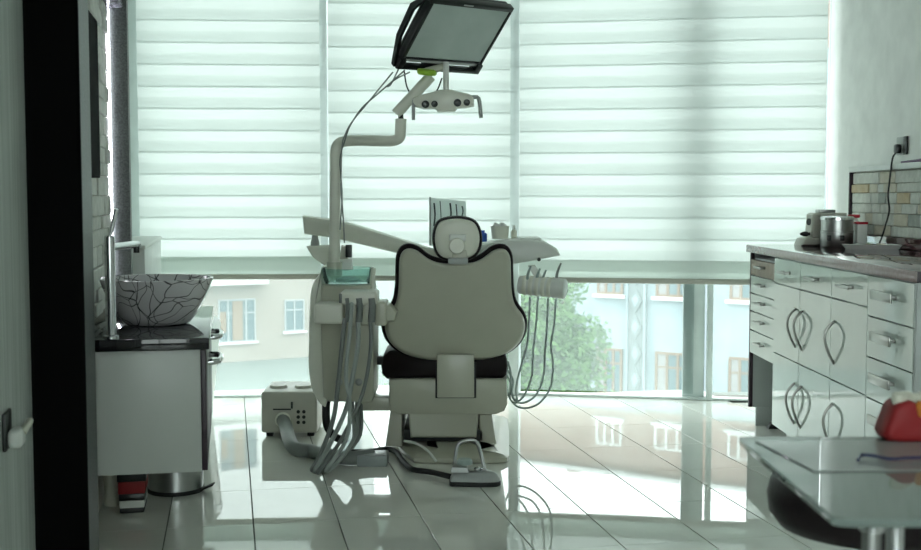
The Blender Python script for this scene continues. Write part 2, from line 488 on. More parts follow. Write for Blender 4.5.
# ---- windows: two facets
class Facet:
    def __init__(s, p, q):
        s.o = Vector((*p, 0)); s.d = (Vector((*q, 0)) - s.o); s.len = s.d.length; s.d.normalize()
        s.n = Vector((s.d.y, -s.d.x, 0))       # towards the room
    def at(s, v): return s.o + s.d * v.x + s.n * v.y + Vector((0, 0, v.z))
    def s_of(s, px, n=0.0):
        u = (px - 460.5) / FP
        o = s.o + s.n * n
        return (u * o.y - o.x) / (s.d.x - u * s.d.y)
F1 = Facet((-1.985, 6.715), (0.315, 6.84))
F2 = Facet((0.315, 6.84), (2.16, 6.84 - 0.17 * 1.845))
def window(name, f, s0, s1, label, posts):
    w = struct(name, label)
    fr = MB()
    fr.box((s0, -0.04, 0.0), (s1, 0.03, 0.013), 0.003, fn=f.at)
    fr.box((s0, -0.04, CEIL - 0.06), (s1, 0.04, CEIL), 0.004, fn=f.at)
    fr.build('frame', 'alu_white', w)
    for (a, b, d, m) in posts:
        MB().box((a, -d, 0.0), (b, d * 0.8 if d < 0.08 else -0.01, CEIL), 0.004, fn=f.at).build('mullion', m, w)
    edges = sorted([s0] + [(a + b) / 2 for a, b, d, m in posts] + [s1])
    ps = [e for k, e in enumerate(edges)]
    for a, b in zip(ps, ps[1:]):
        if b - a < 0.1: continue
        MB().quad(f.at(Vector((a, 0, 0.03))), f.at(Vector((b, 0, 0.03))), f.at(Vector((b, 0, CEIL - 0.05))), f.at(Vector((a, 0, CEIL - 0.05)))).build('pane', 'pane', w)
    return w
sm = F1.s_of(325)
window('window_1', F1, 0.0, sm, 'tall window pane beside the washbasin', [(0.0, F1.s_of(142), 0.06, 'alu_white')])
window('window_2', F1, sm, F1.len, 'tall window pane behind the dental chair', [(sm - 0.022, sm + 0.022, 0.05, 'alu')])
sp0, sp1 = F2.s_of(684), F2.s_of(706)
window('window_3', F2, 0.0, F2.len, 'tall window panes beside the right wall', [(-0.03, 0.03, 0.06, 'alu'), (sp0, sp1, 0.10, 'alu_white'), (sp1 + 0.012, sp1 + 0.045, 0.05, 'alu_white')])

# ---- zebra blinds
def blind(f, p0, p1, zb, zline, label, n=0.11):
    s0, s1 = f.s_of(p0, n), f.s_of(p1, n)
    t = thing('zebra_blind', f.at(Vector(((s0 + s1) / 2, n, zb))), label, 'blind', 'zebra blinds over the windows')
    pitch = 0.1215
    MB().box((s0, n - 0.012, zb - 0.03), (s1, n + 0.012, zb), 0.008, fn=f.at).build('bottom_rail', 'machine_cream', t)
    MB().box((s0, n - 0.002, zb), (s1, n, zb + 0.10), fn=f.at).build('hem_band', 'blind_base', t)
    z = zline - 0.0635
    while z > zb + 0.095: z -= pitch
    k = 0
    while z < CEIL - 0.06:
        MB().quad(*[f.at(Vector(q)) for q in ((s0, n + 0.003, z), (s1, n + 0.003, z), (s1, n + 0.003, z + 0.066), (s0, n + 0.003, z + 0.066))]).build('sheer_band', 'blind_sheer', t)
        MB().quad(*[f.at(Vector(q)) for q in ((s0, n - 0.003, z + 0.061), (s1, n - 0.003, z + 0.061), (s1, n - 0.003, z + pitch + 0.004), (s0, n - 0.003, z + pitch + 0.004))]).build('dense_band', 'blind_dense', t)
        z += pitch; k += 1
    MB().box((s0, n - 0.05, CEIL - 0.09), (s1, n + 0.05, CEIL - 0.005), 0.01, fn=f.at).build('headrail', 'alu_white', t)
    return t
blind(F1, 140, 321, 0.715, P(230, 130, 6.64).z, 'pale striped zebra blind behind the patterned washbasin')
blind(F1, 329, 510, 0.705, P(420, 134, 6.70).z, 'pale striped zebra blind behind the dental chair and screen')
blind(F2, 519, 824, 0.695, P(554, 131, 6.69).z, 'widest pale striped zebra blind, hanging beside the white cabinets')

# ------------------------------------------------------------------ the wash niche on the left
PB = -0.411
MB().box((3.51, WB, 0.0), (3.75, PB, CEIL), fn=LF).build('trim_1', 'granite', kind='structure')
MB().box((3.500, WB, 0.0), (3.51, PB - 0.001, CEIL), fn=LF).build('trim_2', 'black_panel', kind='structure')
MB().box((4.95, WB, 0.0), (5.02, -0.395, CEIL), fn=LF).build('trim_3', 'granite', kind='structure')
h = MB().box((3.75, WB, 1.905), (4.95, PB, CEIL), fn=LF).build('trim_4', 'mosaic', kind='structure')
h['label'] = 'sparkling mosaic soffit over the wash niche'
SB = -0.477
cl = MB().box((3.75, WB, 0.0), (4.95, SB - 0.006, 1.905), fn=LF).build('trim_5', 'mortar', kind='structure')
cl['label'] = 'rough white stone cladding behind the washbasin'
zr = 0.72
while zr < 1.9:
    hh = random.choice((0.05, 0.06, 0.075))
    hh = min(hh, 1.904 - zr)
    a = 3.752
    while a < 4.945:
        ln = min(random.uniform(0.10, 0.24), 4.947 - a)
        if ln < 0.03: break
        d = random.uniform(0.0, 0.012)
        MB().box((a + 0.001, SB - 0.01, zr + 0.001), (a + ln - 0.001, SB + d, zr + hh - 0.001), 0.004, 1, fn=LF).build('stone', 'stone_white', cl)
        a += ln
    zr += hh
led = MB().box((4.939, SB + 0.006, 0.80), (4.948, SB + 0.014, 1.90), fn=LF).build('light_strip', 'led')
tag(led, 'glowing white light strip in the corner of the wash niche', 'light strip')
mi = thing('wall_panel', L(4.0, SB + 0.03, 1.2), 'tall narrow black panel on the white stone of the wash niche', 'panel')
MB().box((3.78, SB + 0.013, 1.215), (4.20, SB + 0.045, 1.745), 0.003, fn=LF).build('panel_frame', 'black_panel', mi)
MB().box((3.79, SB + 0.045, 1.225), (4.19, SB + 0.047, 1.735), fn=LF).build('panel_face', 'black_panel', mi)

# vanity
vb0, vb1, va0, va1 = -0.49, -0.085, 3.80, 4.86
VT = 0.708
van = thing('vanity_cabinet', L(4.3, -0.3, 0.277), 'pale grey wall hung vanity cabinet under the patterned basin', 'cabinet')
MB().box((va0, vb0, 0.277), (va1, vb1 - 0.012, 0.669), 0.002, fn=LF).build('body', 'vanity_white', van)
for k in range(2):
    a0 = va0 + 0.002 + k * 0.53; a1 = a0 + 0.526
    dr = MB().box((a0, vb1 - 0.012, 0.280), (a1, vb1 + 0.006, 0.667), 0.002, fn=LF).build('door', 'dark_edge', van)
    ah = a0 + (0.30 if k == 0 else 0.2)
    zz = 0.59 if k == 0 else 0.625
    hd = MB()
    hd.tube([L(ah, vb1 + 0.004, zz - 0.004), L(ah + 0.005, vb1 + 0.036, zz - 0.002), L(ah + 0.05, vb1 + 0.046, zz), L(ah + 0.13, vb1 + 0.046, zz), L(ah + 0.165, vb1 + 0.036, zz), L(ah + 0.17, vb1 + 0.004, zz)], 0.011, 10, 4)
    hd.build('handle', 'chrome', dr)
slab = MB().box((va0 - 0.02, vb0 - 0.004, 0.67), (va1 + 0.02, vb1 + 0.016, VT), 0.003, fn=LF).build('stone_countertop', 'black_stone')
tag(slab, 'glossy black stone top on the vanity cabinet', 'countertop')
bc = Vector(((156 - 460.5) / FP * 4.1, 4.1, VT))
ba = thing('vessel_basin', bc, 'round white vessel basin with dark winding lines on the black top', 'basin')
prof = [(0.0, 0.004), (0.095, 0.0), (0.112, 0.006), (0.135, 0.035), (0.158, 0.075), (0.178, 0.118), (0.193, 0.157), (0.194, 0.161), (0.190, 0.163),
        (0.183, 0.160), (0.168, 0.120), (0.145, 0.075), (0.115, 0.040), (0.07, 0.025), (0.0, 0.022)]
MB().lathe(prof, bc, 48).build('bowl', 'crackle_glaze', ba, 60)
MB().lathe([(0.0, 0.024), (0.022, 0.024), (0.022, 0.029), (0.0, 0.032)], bc, 20).build('drain', 'chrome', ba)
fx = Vector((-1.095, 3.68, VT))
fa = thing('basin_faucet', fx, 'tall slim chrome faucet beside the patterned basin', 'faucet')
MB().lathe([(0.0, 0), (0.024, 0), (0.024, 0.008), (0.0165, 0.012), (0.0165, 0.318), (0.013, 0.322), (0, 0.322)], fx, 24).build('post', 'chrome', fa)
tip = Vector((-1.076, 3.93, VT + 0.285))
MB().tube([fx + Vector((0, 0, 0.285)), tip], 0.0125, 14).build('spout', 'chrome', fa)
MB().lathe([(0, 0), (0.010, 0), (0.010, 0.02), (0, 0.02)], tip + Vector((0, -0.014, -0.028)), 14).build('aerator', 'rubber_black', fa)
MB().tube([fx + Vector((0, 0, 0.318)), fx + Vector((0.006, 0.0, 0.335)), fx + Vector((0.026, -0.01, 0.405))], 0.007, 10).build('lever', 'chrome', fa)

# things under the vanity
bp = Vector(((171 - 460.5) / FP * 4.56, 4.575, 0))
bn = thing('pedal_bin', bp, 'round brushed steel pedal bin under the vanity cabinet', 'bin')
MB().lathe([(0, 0), (0.109, 0), (0.109, 0.016), (0, 0.016)], bp, 36).build('base_ring', 'rubber_black', bn)
MB().lathe([(0.0, 0.016), (0.106, 0.016), (0.106, 0.232), (0, 0.232)], bp, 36).build('body', 'steel', bn)
MB().lathe([(0.108, 0.233), (0.108, 0.243), (0.085, 0.259), (0, 0.266)], bp, 36).build('lid', 'steel', bn)
MB().box((-0.016, -0.02, 0.004), (0.036, 0.02, 0.012), 0.003, fn=lambda v: bp + Vector((0.118, -0.02, 0.006)) + v + Vector((0, 0, v.x * 0.45))).build('pedal', 'rubber_black', bn)
q = G(132, 513)
bx_ = thing('striped_carton', q, 'small black, red and white carton on the floor beside the pedal bin', 'box')
qf = lambda v: q + AX * v.y + BX * v.x + Vector((0, 0, v.z))
for z0, z1, m in ((0.0, 0.018, 'rubber_black'), (0.018, 0.045, 'unit_white'), (0.045, 0.07, 'black_plastic'), (0.07, 0.115, 'red'), (0.115, 0.19, 'black_plastic')):
    e = (z0 + z1) / 2 * 0.06
    MB().box((-0.042 - e, 0.0, z0 + 0.0003), (0.042 + e, 0.16, z1), 0.002, fn=qf).build('carton_band', m, bx_)
q2 = G(109, 508)
cn = thing('cream_canister', q2 + Vector((0, 0.04, 0)), 'cream plastic canister on the floor behind the dark panel', 'canister')
MB().lathe([(0, 0), (0.027, 0), (0.03, 0.005), (0.03, 0.15), (0.026, 0.165), (0.016, 0.172), (0, 0.172)], q2 + Vector((0, 0.04, 0)), 24).build('body', 'tooth', cn)
MB().lathe([(0, 0.172), (0.017, 0.172), (0.017, 0.195), (0, 0.197)], q2 + Vector((0, 0.04, 0)), 20).build('cap', 'unit_white', cn)

# radiator
rd = thing('panel_radiator', L(5.8, -0.44, 0.12), 'white panel radiator on the wall between niche and window', 'radiator')
rb0, rb1, ra0, ra1 = -0.530, -0.358, 5.20, 6.40
MB().box((ra0, rb1 - 0.012, 0.14), (ra1, rb1, 0.925), 0.006, fn=LF).build('front_panel', 'radiator_white', rd)
MB().box((ra0, rb0, 0.14), (ra1, rb0 + 0.012, 0.925), 0.006, fn=LF).build('rear_panel', 'radiator_white', rd)
MB().box((ra0 - 0.002, rb0, 0.12), (ra0 + 0.012, rb1, 0.93), 0.004, fn=LF).build('side_panel', 'radiator_white', rd)
MB().box((ra1 - 0.012, rb0, 0.12), (ra1 + 0.002, rb1, 0.93), 0.004, fn=LF).build('side_panel', 'radiator_white', rd)
MB().box((ra0 - 0.002, rb0, 0.925), (ra1 + 0.002, rb1 + 0.004, 0.945), 0.006, fn=LF).build('top_grille', 'unit_white', rd)
for k in range(0):
    a = ra0 + 0.08 + k * 0.115
    MB().box((a, rb1 - 0.002, 0.18), (a + 0.05, rb1 + 0.006, 0.89), 0.005, fn=LF).build('rib', 'radiator_white', rd)
for k, a in enumerate((ra0 + 0.2, ra1 - 0.2)):
    MB().box((a, WB + 0.001, 0.2), (a + 0.04, rb0 + 0.006, 0.24), fn=LF).build('bracket', 'radiator_white', rd)

# tapered white bin by the window
wb = Vector((-1.368, 6.05, 0))
w_ = thing('plastic_bin', wb, 'tapered white plastic bin by the window behind the vanity', 'bin')
MB().slab([(-0.07, -0.07), (0.07, -0.07), (0.07, 0.07), (-0.07, 0.07)], lambda u, v, n: wb + Vector((u, v, n)), [(0.012, 0.0), (0.0, 0.02), (-0.035, 0.44), (-0.035, 0.45)]).build('body', 'unit_white', w_)
MB().slab([(-0.11, -0.11), (0.11, -0.11), (0.11, 0.11), (-0.11, 0.11)], lambda u, v, n: wb + Vector((u, v, n)), [(0.0, 0.45), (0.0, 0.495), (0.02, 0.53), (0.05, 0.545)]).build('lid', 'unit_white', w_)

# socket with plug on the left wall
sk = L(3.10, WB, 0.56)
so = thing('wall_socket', sk, 'white plug and cord in a socket low on the grey papered wall', 'socket')
sf = lambda v: L(3.10 + v.x, WB + v.y, 0.56 + v.z)
MB().box((-0.06, 0.0, -0.04), (0.03, 0.010, 0.055), 0.004, fn=sf).build('plate', 'black_plastic', so)
MB().box((-0.05, 0.010, -0.035), (0.02, 0.045, 0.012), 0.012, 3, fn=sf).build('plug', 'unit_white', so)
MB().tube([sf(Vector(p)) for p in ((-0.01, 0.044, 0.0), (0.015, 0.055, 0.02), (0.04, 0.05, 0.02), (0.06, 0.035, 0.0), (0.065, 0.012, -0.015))], 0.008, 8, 4).build('cord', 'tooth', so)

# ------------------------------------------------------------------ the cabinets on the right
CF = -0.582          # cabinet front, from the wall
CT = 0.912
WD = 0.565           # body depth
def rbox(mb, x0, x1, y0, y1, z0, z1, bev=0.0, seg=2): return mb.box((x0, y0, z0), (x1, y1, z1), bev, seg, fn=RF)
wt = thing('worktop', RF(Vector((-0.3, 4.8, CT - 0.037))), 'long dark red glossy worktop with a pale front edge', 'worktop')
YN, YF = 3.775, 5.935
rbox(MB(), CF - 0.015, -0.002, YN, YF, CT - 0.034, CT, 0.003).build('top', 'worktop', wt)
rbox(MB(), CF - 0.021, CF - 0.0155, YN + 0.004, YF, CT - 0.037, CT - 0.001, 0.001).build('front_edge', 'worktop_edge', wt)
rbox(MB(), CF - 0.021, -0.002, YN - 0.006, YN - 0.0005, CT - 0.037, CT - 0.001, 0.001).build('end_edge', 'dark_edge', wt)  # near-black colour stands in for shade on this end
rbox(MB(), -0.022, -0.002, YN, YF, CT + 0.0005, CT + 0.05, 0.002).build('upstand', 'worktop', wt)

def arc_handle(y, z0, z1, parent, x=CF - 0.018, bulge=0.038):
    pts = []
    for k in range(9):
        t = k / 8
        pts.append(RF(Vector((x - bulge * math.sin(math.pi * t) ** 0.9, y, z1 + (z0 - z1) * (t if True else 0) + 0.02 * math.sin(math.pi * t)))))
    return MB().tube(pts, 0.0055, 8, 2).build('handle', 'handle_steel', parent)
def bar_handle(y0, y1, z, parent, x=CF - 0.018, h=0.012):
    mb = MB()
    rbox(mb, x - 0.030, x - 0.022, y0, y1, z - h, z + h, 0.003)
    rbox(mb, x - 0.024, x + 0.002, y0 + 0.02, y0 + 0.035, z - 0.006, z + 0.006, 0.002)
    rbox(mb, x - 0.024, x + 0.002, y1 - 0.035, y1 - 0.02, z - 0.006, z + 0.006, 0.002)
    return mb.build('handle', 'handle_steel', parent)
def front(y0, y1, z0, z1, name, parent, m='lacquer', x=CF):
    g = 0.0022
    return rbox(MB(), x - 0.018, x, y0 + g, y1 - g, z0 + g, z1 - g, 0.0012, 1).build(name, m, parent)
def cab(y0, y1, label, name='base_cabinet'):
    t = thing(name, RF(Vector((CF / 2, (y0 + y1) / 2, 0))), label, 'cabinet', 'glossy white cabinets along the right wall')
    rbox(MB(), CF + 0.001, -0.003, y0 + 0.001, y1 - 0.001, 0.09, CT - 0.038).build('body', 'lacquer_grey', t)
    rbox(MB(), CF + 0.05, -0.05, y0 + 0.002, y1 - 0.002, 0.0, 0.089).build('plinth', 'lacquer_grey', t)
    return t
ZT = CT - 0.040
t = cab(4.62, 5.43, 'glossy white cabinet with four doors in pairs and bow handles')
for y0, y1, hy in ((5.03, 5.43, 5.08), (4.62, 5.03, 4.985)):
    d = front(y0, y1, 0.755, ZT, 'drawer', t); bar_handle((y0 + y1) / 2 - 0.07, (y0 + y1) / 2 + 0.07, 0.815, d, h=0.007)
    d = front(y0, y1, 0.435, 0.755, 'door', t); arc_handle(hy, 0.50, 0.668, d)
    d = front(y0, y1, 0.095, 0.435, 'door', t); arc_handle(hy, 0.165, 0.345, d)
t = cab(4.22, 4.62, 'glossy white cabinet with single doors beside the wide drawers')
d = front(4.22, 4.62, 0.755, ZT, 'drawer', t); bar_handle(4.35, 4.49, 0.815, d, h=0.007)
d = front(4.22, 4.62, 0.435, 0.755, 'door', t); arc_handle(4.57, 0.50, 0.668, d)
d = front(4.22, 4.62, 0.095, 0.435, 'door', t); arc_handle(4.57, 0.165, 0.345, d)
t = cab(3.80, 4.22, 'glossy white drawer cabinet with flat steel handles at the worktop end')
for k in range(5):
    z1 = ZT - k * 0.1465; z0 = z1 - 0.1465 if k < 4 else 0.095
    d = front(3.80, 4.22, z0, z1, 'drawer', t); bar_handle(3.93, 4.12, (z0 + z1) / 2 + 0.012, d, h=0.017)
rbox(MB(), CF - 0.016, -0.003, 3.781, 3.799, 0.0, CT - 0.038, 0.001).build('end_panel', 'lacquer_grey', t)  # greyer than the fronts, painting in the unlit end face
# small drawers at the window end, over an open knee space
t = thing('drawer_cabinet', RF(Vector((-0.3, 5.65, 0))), 'stack of small white drawers at the window end of the worktop', 'cabinet', 'glossy white cabinets along the right wall')
rbox(MB(), CF + 0.012, -0.003, 5.432, 5.885, 0.372, CT - 0.064).build('body', 'lacquer_grey', t)
zs = (0.842, 0.762, 0.672, 0.583, 0.488, 0.372)
for k in range(5):
    d = front(5.445, 5.885, zs[k + 1], zs[k], 'drawer', t, 'wood' if k == 0 else 'lacquer', CF + 0.010)
    bar_handle(5.60, 5.73, (zs[k] + zs[k + 1]) / 2 + 0.008, d, x=CF - 0.008, h=0.006)
rbox(MB(), CF + 0.012, -0.003, 5.886, 5.904, 0.095, CT - 0.038, 0.001).build('side_panel', 'lacquer_grey', t)
rbox(MB(), CF - 0.008, CF + 0.011, 5.886, 5.904, 0.095, CT - 0.038, 0.001).build('edge_strip', 'dark_edge', t)
rbox(MB(), CF + 0.03, -0.02, 5.886, 5.904, 0.0, 0.094, 0.001).build('plinth', 'lacquer_grey', t)
cs = G(773, 428.5)
ck = thing('door_wedge', cs, 'small black rubber wedge on the floor by the drawers', 'door stop')
MB().slab([(-0.028, 0), (0.026, 0), (0.026, 0.012), (0.008, 0.036), (-0.012, 0.03), (-0.026, 0.012)], lambda u, v, n: cs + Vector((u, n, v)), [(0.003, -0.02), (0, -0.016), (0, 0.016), (0.003, 0.02)]).build('wedge', 'rubber_black', ck)

# stone backsplash
bs = rbox(MB(), -0.012, 0.0, 3.775, 6.08, CT + 0.051, 1.275).build('trim_6', 'mortar', kind='structure')
bs['label'] = 'split stone backsplash in white, cream and ochre'
z = CT + 0.052
rows = (0.05, 0.058, 0.046, 0.052, 0.044, 0.058)
for r_, hh in enumerate(rows):
    y = 6.078 - random.uniform(0, 0.05)
    y = 6.078
    while y > 3.80:
        ln = random.choice((0.10, 0.14, 0.18, 0.22, 0.26)) * random.uniform(0.85, 1.15)
        y0 = max(y - ln, 3.778)
        z1 = min(z + hh, 1.274)
        m = random.choices(('stone_white', 'stone_cream', 'stone_ochre', 'stone_grey'), (6, 2.6, 1.3, 1.2))[0]
        rbox(MB(), -0.022 - random.uniform(0, 0.010), -0.010, y0 + 0.0012, y - 0.0012, z + 0.0012, z1 - 0.0012, 0.003, 1).build('stone', m, bs)
        y = y0
    z += hh
cp = rbox(MB(), -0.045, 0.0, 3.775, 6.09, 1.276, 1.304, 0.003).build('trim_7', 'cap_white', kind='structure')
ce = rbox(MB(), -0.040, 0.0, 6.081, 6.092, CT + 0.051, 1.2755).build('trim_8', 'dark_edge', kind='structure')
pu = MB().tube([RF(Vector((-0.02, 5.05, 1.3145))), RF(Vector((-0.03, 5.42, 1.3085)))], 0.0095, 10, taper=0.004).build('purple_pen', 'purple')
tag(pu, 'dark purple pen lying on the white cap of the stone backsplash', 'pen')

# wall socket and cable
sy = 5.50; sz = P(903, 146, sy).z
so = thing('power_socket', RF(Vector((0, sy, sz))), 'grey wall socket with black plug and hanging cable above the stones', 'socket')
rbox(MB(), -0.010, 0.0, sy - 0.05, sy + 0.04, sz - 0.042, sz + 0.042, 0.003).build('plate', 'socket_grey', so)
rbox(MB(), -0.014, -0.002, sy - 0.085, sy - 0.0505, sz - 0.042, sz + 0.042, 0.003).build('switch_plate', 'black_plastic', so)
rbox(MB(), -0.036, -0.010, sy - 0.030, sy + 0.010, sz - 0.035, sz + 0.008, 0.008).build('plug', 'black_plastic', so)
MB().tube([RF(Vector(v)) for v in ((-0.03, sy - 0.012, sz - 0.03), (-0.045, sy - 0.01, sz - 0.06), (-0.05, sy + 0.0, sz - 0.14), (-0.05, sy + 0.02, sz - 0.23), (-0.045, sy + 0.015, sz - 0.30), (-0.05, sy + 0.045, sz - 0.37), (-0.06, sy + 0.055, sz - 0.42), (-0.075, sy + 0.065, CT + 0.005))], 0.0042, 8, 5).build('cable', 'rubber_black', so)

# things on the worktop
def at_top(px, py): return G(px, py, CT)
e0 = Vector((1.800, 5.862, CT))
dv = thing('trimming_machine', e0, 'beige bench machine with black knob on the worktop', 'machine')
k = e0.y / FP
mf = lambda v: e0 + v
MB().slab([(-0.125, 0.0), (0.10, 0.0), (0.10, 0.03), (-0.055, 0.035), (-0.075, 0.042), (-0.11, 0.034)], lambda u, v, n: e0 + Vector((u, n, v)), [(0.006, -0.07), (0, -0.062), (0, 0.062), (0.006, 0.07)]).build('base', 'machine_cream', dv)
MB().slab([(-0.075, 0.036), (0.10, 0.031), (0.10, 0.16), (-0.055, 0.16), (-0.068, 0.15)], lambda u, v, n: e0 + Vector((u, n, v)), [(0.008, -0.06), (0, -0.05), (0, 0.05), (0.008, 0.06)]).build('housing', 'machine_cream', dv)
MB().box((-0.03, -0.035, 0.1605), (0.05, 0.035, 0.176), 0.003, fn=mf).build('top_plate', 'steel', dv)
MB().lathe([(0, 0), (0.017, 0), (0.017, 0.012), (0, 0.012)], e0 + Vector((-0.067, -0.015, 0.115)), 18, (-1, -0.4, 0)).build('port', 'rubber_black', dv)
MB().lathe([(0, -0.02), (0.008, -0.02), (0.008, 0.012), (0.013, 0.014), (0.012, 0.03), (0.005, 0.05), (0, 0.052)], e0 + Vector((-0.075, -0.03, 0.056)), 14, (-1, -0.2, 0)).build('knob', 'rubber_black', dv)
e1 = Vector((1.812, 5.68, CT))
st = thing('sterilizing_drum', e1, 'two tier steel sterilizing drum with clasps on the worktop', 'drum')
MB().lathe([(0, 0), (0.074, 0), (0.077, 0.004), (0.077, 0.068), (0.0, 0.069)], e1, 36).build('lower_drum', 'steel', st)
MB().lathe([(0, 0.0695), (0.079, 0.0695), (0.079, 0.076), (0.075, 0.078), (0.075, 0.128), (0, 0.128)], e1, 36).build('upper_drum', 'steel', st)
MB().lathe([(0, 0.1285), (0.079, 0.1285), (0.079, 0.140), (0.070, 0.146), (0, 0.148)], e1, 36).build('lid', 'chrome', st)
for dx in (-0.055, 0.0):
    hd = math.sqrt(0.077 ** 2 - dx ** 2)
    MB().box((dx - 0.010, -hd - 0.008, 0.030), (dx + 0.010, -hd + 0.004, 0.056), 0.003, fn=lambda v: e1 + v).build('clasp', 'black_plastic', st)
e2 = Vector((1.955, 5.77, CT))
wbx = thing('white_carton', e2, 'upright white carton between the steel drum and the stones', 'box')
MB().box((-0.025, -0.03, 0.0), (0.025, 0.03, 0.105), 0.002, fn=lambda v: e2 + v).build('carton_body', 'unit_white', wbx)
MB().box((-0.027, -0.032, 0.1055), (0.027, 0.032, 0.117), 0.003, fn=lambda v: e2 + v).build('carton_lid', 'red_cap', wbx)
e3 = Vector((1.965, 5.90, CT))
bt = thing('red_capped_bottle', e3, 'slim white bottle with a red cap against the stones', 'bottle')
MB().lathe([(0, 0), (0.024, 0), (0.026, 0.004), (0.026, 0.115), (0.018, 0.13), (0.012, 0.134), (0, 0.134)], e3, 24).build('body', 'unit_white', bt)
MB().lathe([(0, 0.1345), (0.027, 0.1345), (0.029, 0.138), (0.029, 0.150), (0, 0.152)], e3, 24).build('cap', 'red_cap', bt)
e4 = Vector((1.890, 5.42, CT))
tr = thing('white_tray', e4, 'shallow white tray on the worktop under the hanging cable', 'tray')
MB().slab([(-0.12, -0.06), (0.12, -0.06), (0.12, 0.06), (-0.12, 0.06)], lambda u, v, n: e4 + Vector((u, v, n)), [(0.014, 0), (0.0, 0.020), (0.005, 0.021), (0.010, 0.015), (0.02, 0.006)]).build('dish', 'paper', tr)
for k in range(3):
    MB().box((-0.07 + k * 0.05, -0.03, 0.0065), (-0.045 + k * 0.05, 0.03, 0.024), 0.004, fn=lambda v: e4 + v).build('pouch', 'stone_cream' if k else 'paper', tr)

# ------------------------------------------------------------------ the dental chair
CX = -0.024
dc = thing('dental_chair', (CX, 5.4, 0), 'cream dental chair with dark upholstery, seen from behind its backrest', 'dental chair')
# backrest, leaning towards the camera
half = [(0, 263.3), (16, 262.6), (27, 258.5), (37, 251.0), (45, 248.4), (51.5, 250.5), (55.3, 258), (56.0, 272), (56.6, 289), (59.5, 303.5), (68, 316), (70, 328), (65, 342), (51, 353.5), (28, 359.5), (0, 360)]
YB = 5.0
def bw(u, v):   # pixel offset -> backrest plane
    p = P(455 + u, v, YB)
    return p.x, p.z
out = [bw(u, v) for u, v in half] + [bw(-u, v) for u, v in half[-2:0:-1]]
out = [(p.x, p.y) for p in smooth_closed([(x, z, 0) for x, z in out], 3)]
zb_ = min(p[1] for p in out); zt_ = max(p[1] for p in out)
def bf(u, v, n):    # n > 0 away from the camera; bottom farther than the top
    f = (v - zb_) / (zt_ - zb_)
    y = 5.10 - 0.20 * f + n + 0.35 * (u - CX) ** 2 * 1.0
    k = y / YB
    return Vector((u * k, y, CAMZ + (v - CAMZ) * k))
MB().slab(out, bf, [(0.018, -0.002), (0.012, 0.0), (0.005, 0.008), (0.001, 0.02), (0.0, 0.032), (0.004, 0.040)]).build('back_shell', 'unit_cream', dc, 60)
MB().slab(out, lambda u, v, n: bf(u - 0.003, v + 0.009, n), [(0.004, 0.041), (-0.010, 0.043), (-0.013, 0.055), (-0.010, 0.075), (0.004, 0.095), (0.014, 0.10)]).build('backrest', 'upholstery', dc, 60)
# headrest
hp = [(432.5 - 456, 240), (434 - 456, 228), (440 - 456, 219.5), (456 - 456, 216.5), (472 - 456, 219.5), (479 - 456, 228), (481 - 456, 240), (478 - 456, 252), (470 - 456, 259), (456 - 456, 261.5), (442 - 456, 259), (435 - 456, 252)]
ho = [P(456.5 + u, v, 4.88) for u, v in hp]
ho = [(p.x, p.y) for p in smooth_closed([(p.x, p.z, 0) for p in ho], 4)]
hf = lambda u, v, n: Vector((u, 4.87 + n - 0.12 * (v - 0.9), v))
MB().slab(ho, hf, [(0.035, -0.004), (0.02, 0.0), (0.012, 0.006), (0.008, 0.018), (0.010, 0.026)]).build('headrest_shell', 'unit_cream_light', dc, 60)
MB().slab(ho, hf, [(0.010, 0.027), (-0.001, 0.029), (-0.004, 0.04), (0.004, 0.065), (0.03, 0.075)]).build('headrest_pad', 'upholstery', dc, 60)
pj = P(457, 246, 4.84)
hj = MB().lathe([(0, 0), (0.030, 0), (0.034, 0.006), (0.034, 0.03), (0, 0.03)], pj + Vector((0, -0.01, 0)), 24, (0, 1, 0)).build('headrest_joint', 'unit_cream_light', dc)
pa, pb_ = P(449, 234, 4.84), P(466, 237.5, 4.84)
MB().box((pa.x, 4.835, pb_.z - 0.016), (pb_.x, 4.868, pa.z), 0.006).build('headrest_bracket', 'unit_white', dc)
pa, pb_ = P(450, 255, 4.9), P(467, 264, 4.9)
MB().box((pa.x + 0.01, 4.862, pb_.z - 0.004), (pb_.x, 4.878, pa.z + 0.03), 0.004).build('headrest_stem', 'unit_cream', dc)
pa, pb_ = P(448, 257.5, 4.88), P(468, 264, 4.88)
MB().box((pa.x, 4.845, pb_.z), (pb_.x, 4.90, pa.z), 0.006).build('stem_socket', 'socket_grey', dc)
# backrest support link
l0 = P(437, 359, 5.06); l1 = P(474, 396, 5.10)
MB().box((l0.x, 5.055, l1.z), (l1.x, 5.10, l0.z + 0.02), 0.004).build('back_link', 'unit_cream', dc)
MB().box((l0.x - 0.008, 5.101, l1.z - 0.010), (l1.x + 0.010, 5.115, l0.z - 0.02), 0.002).build('link_gasket', 'rubber_black', dc)
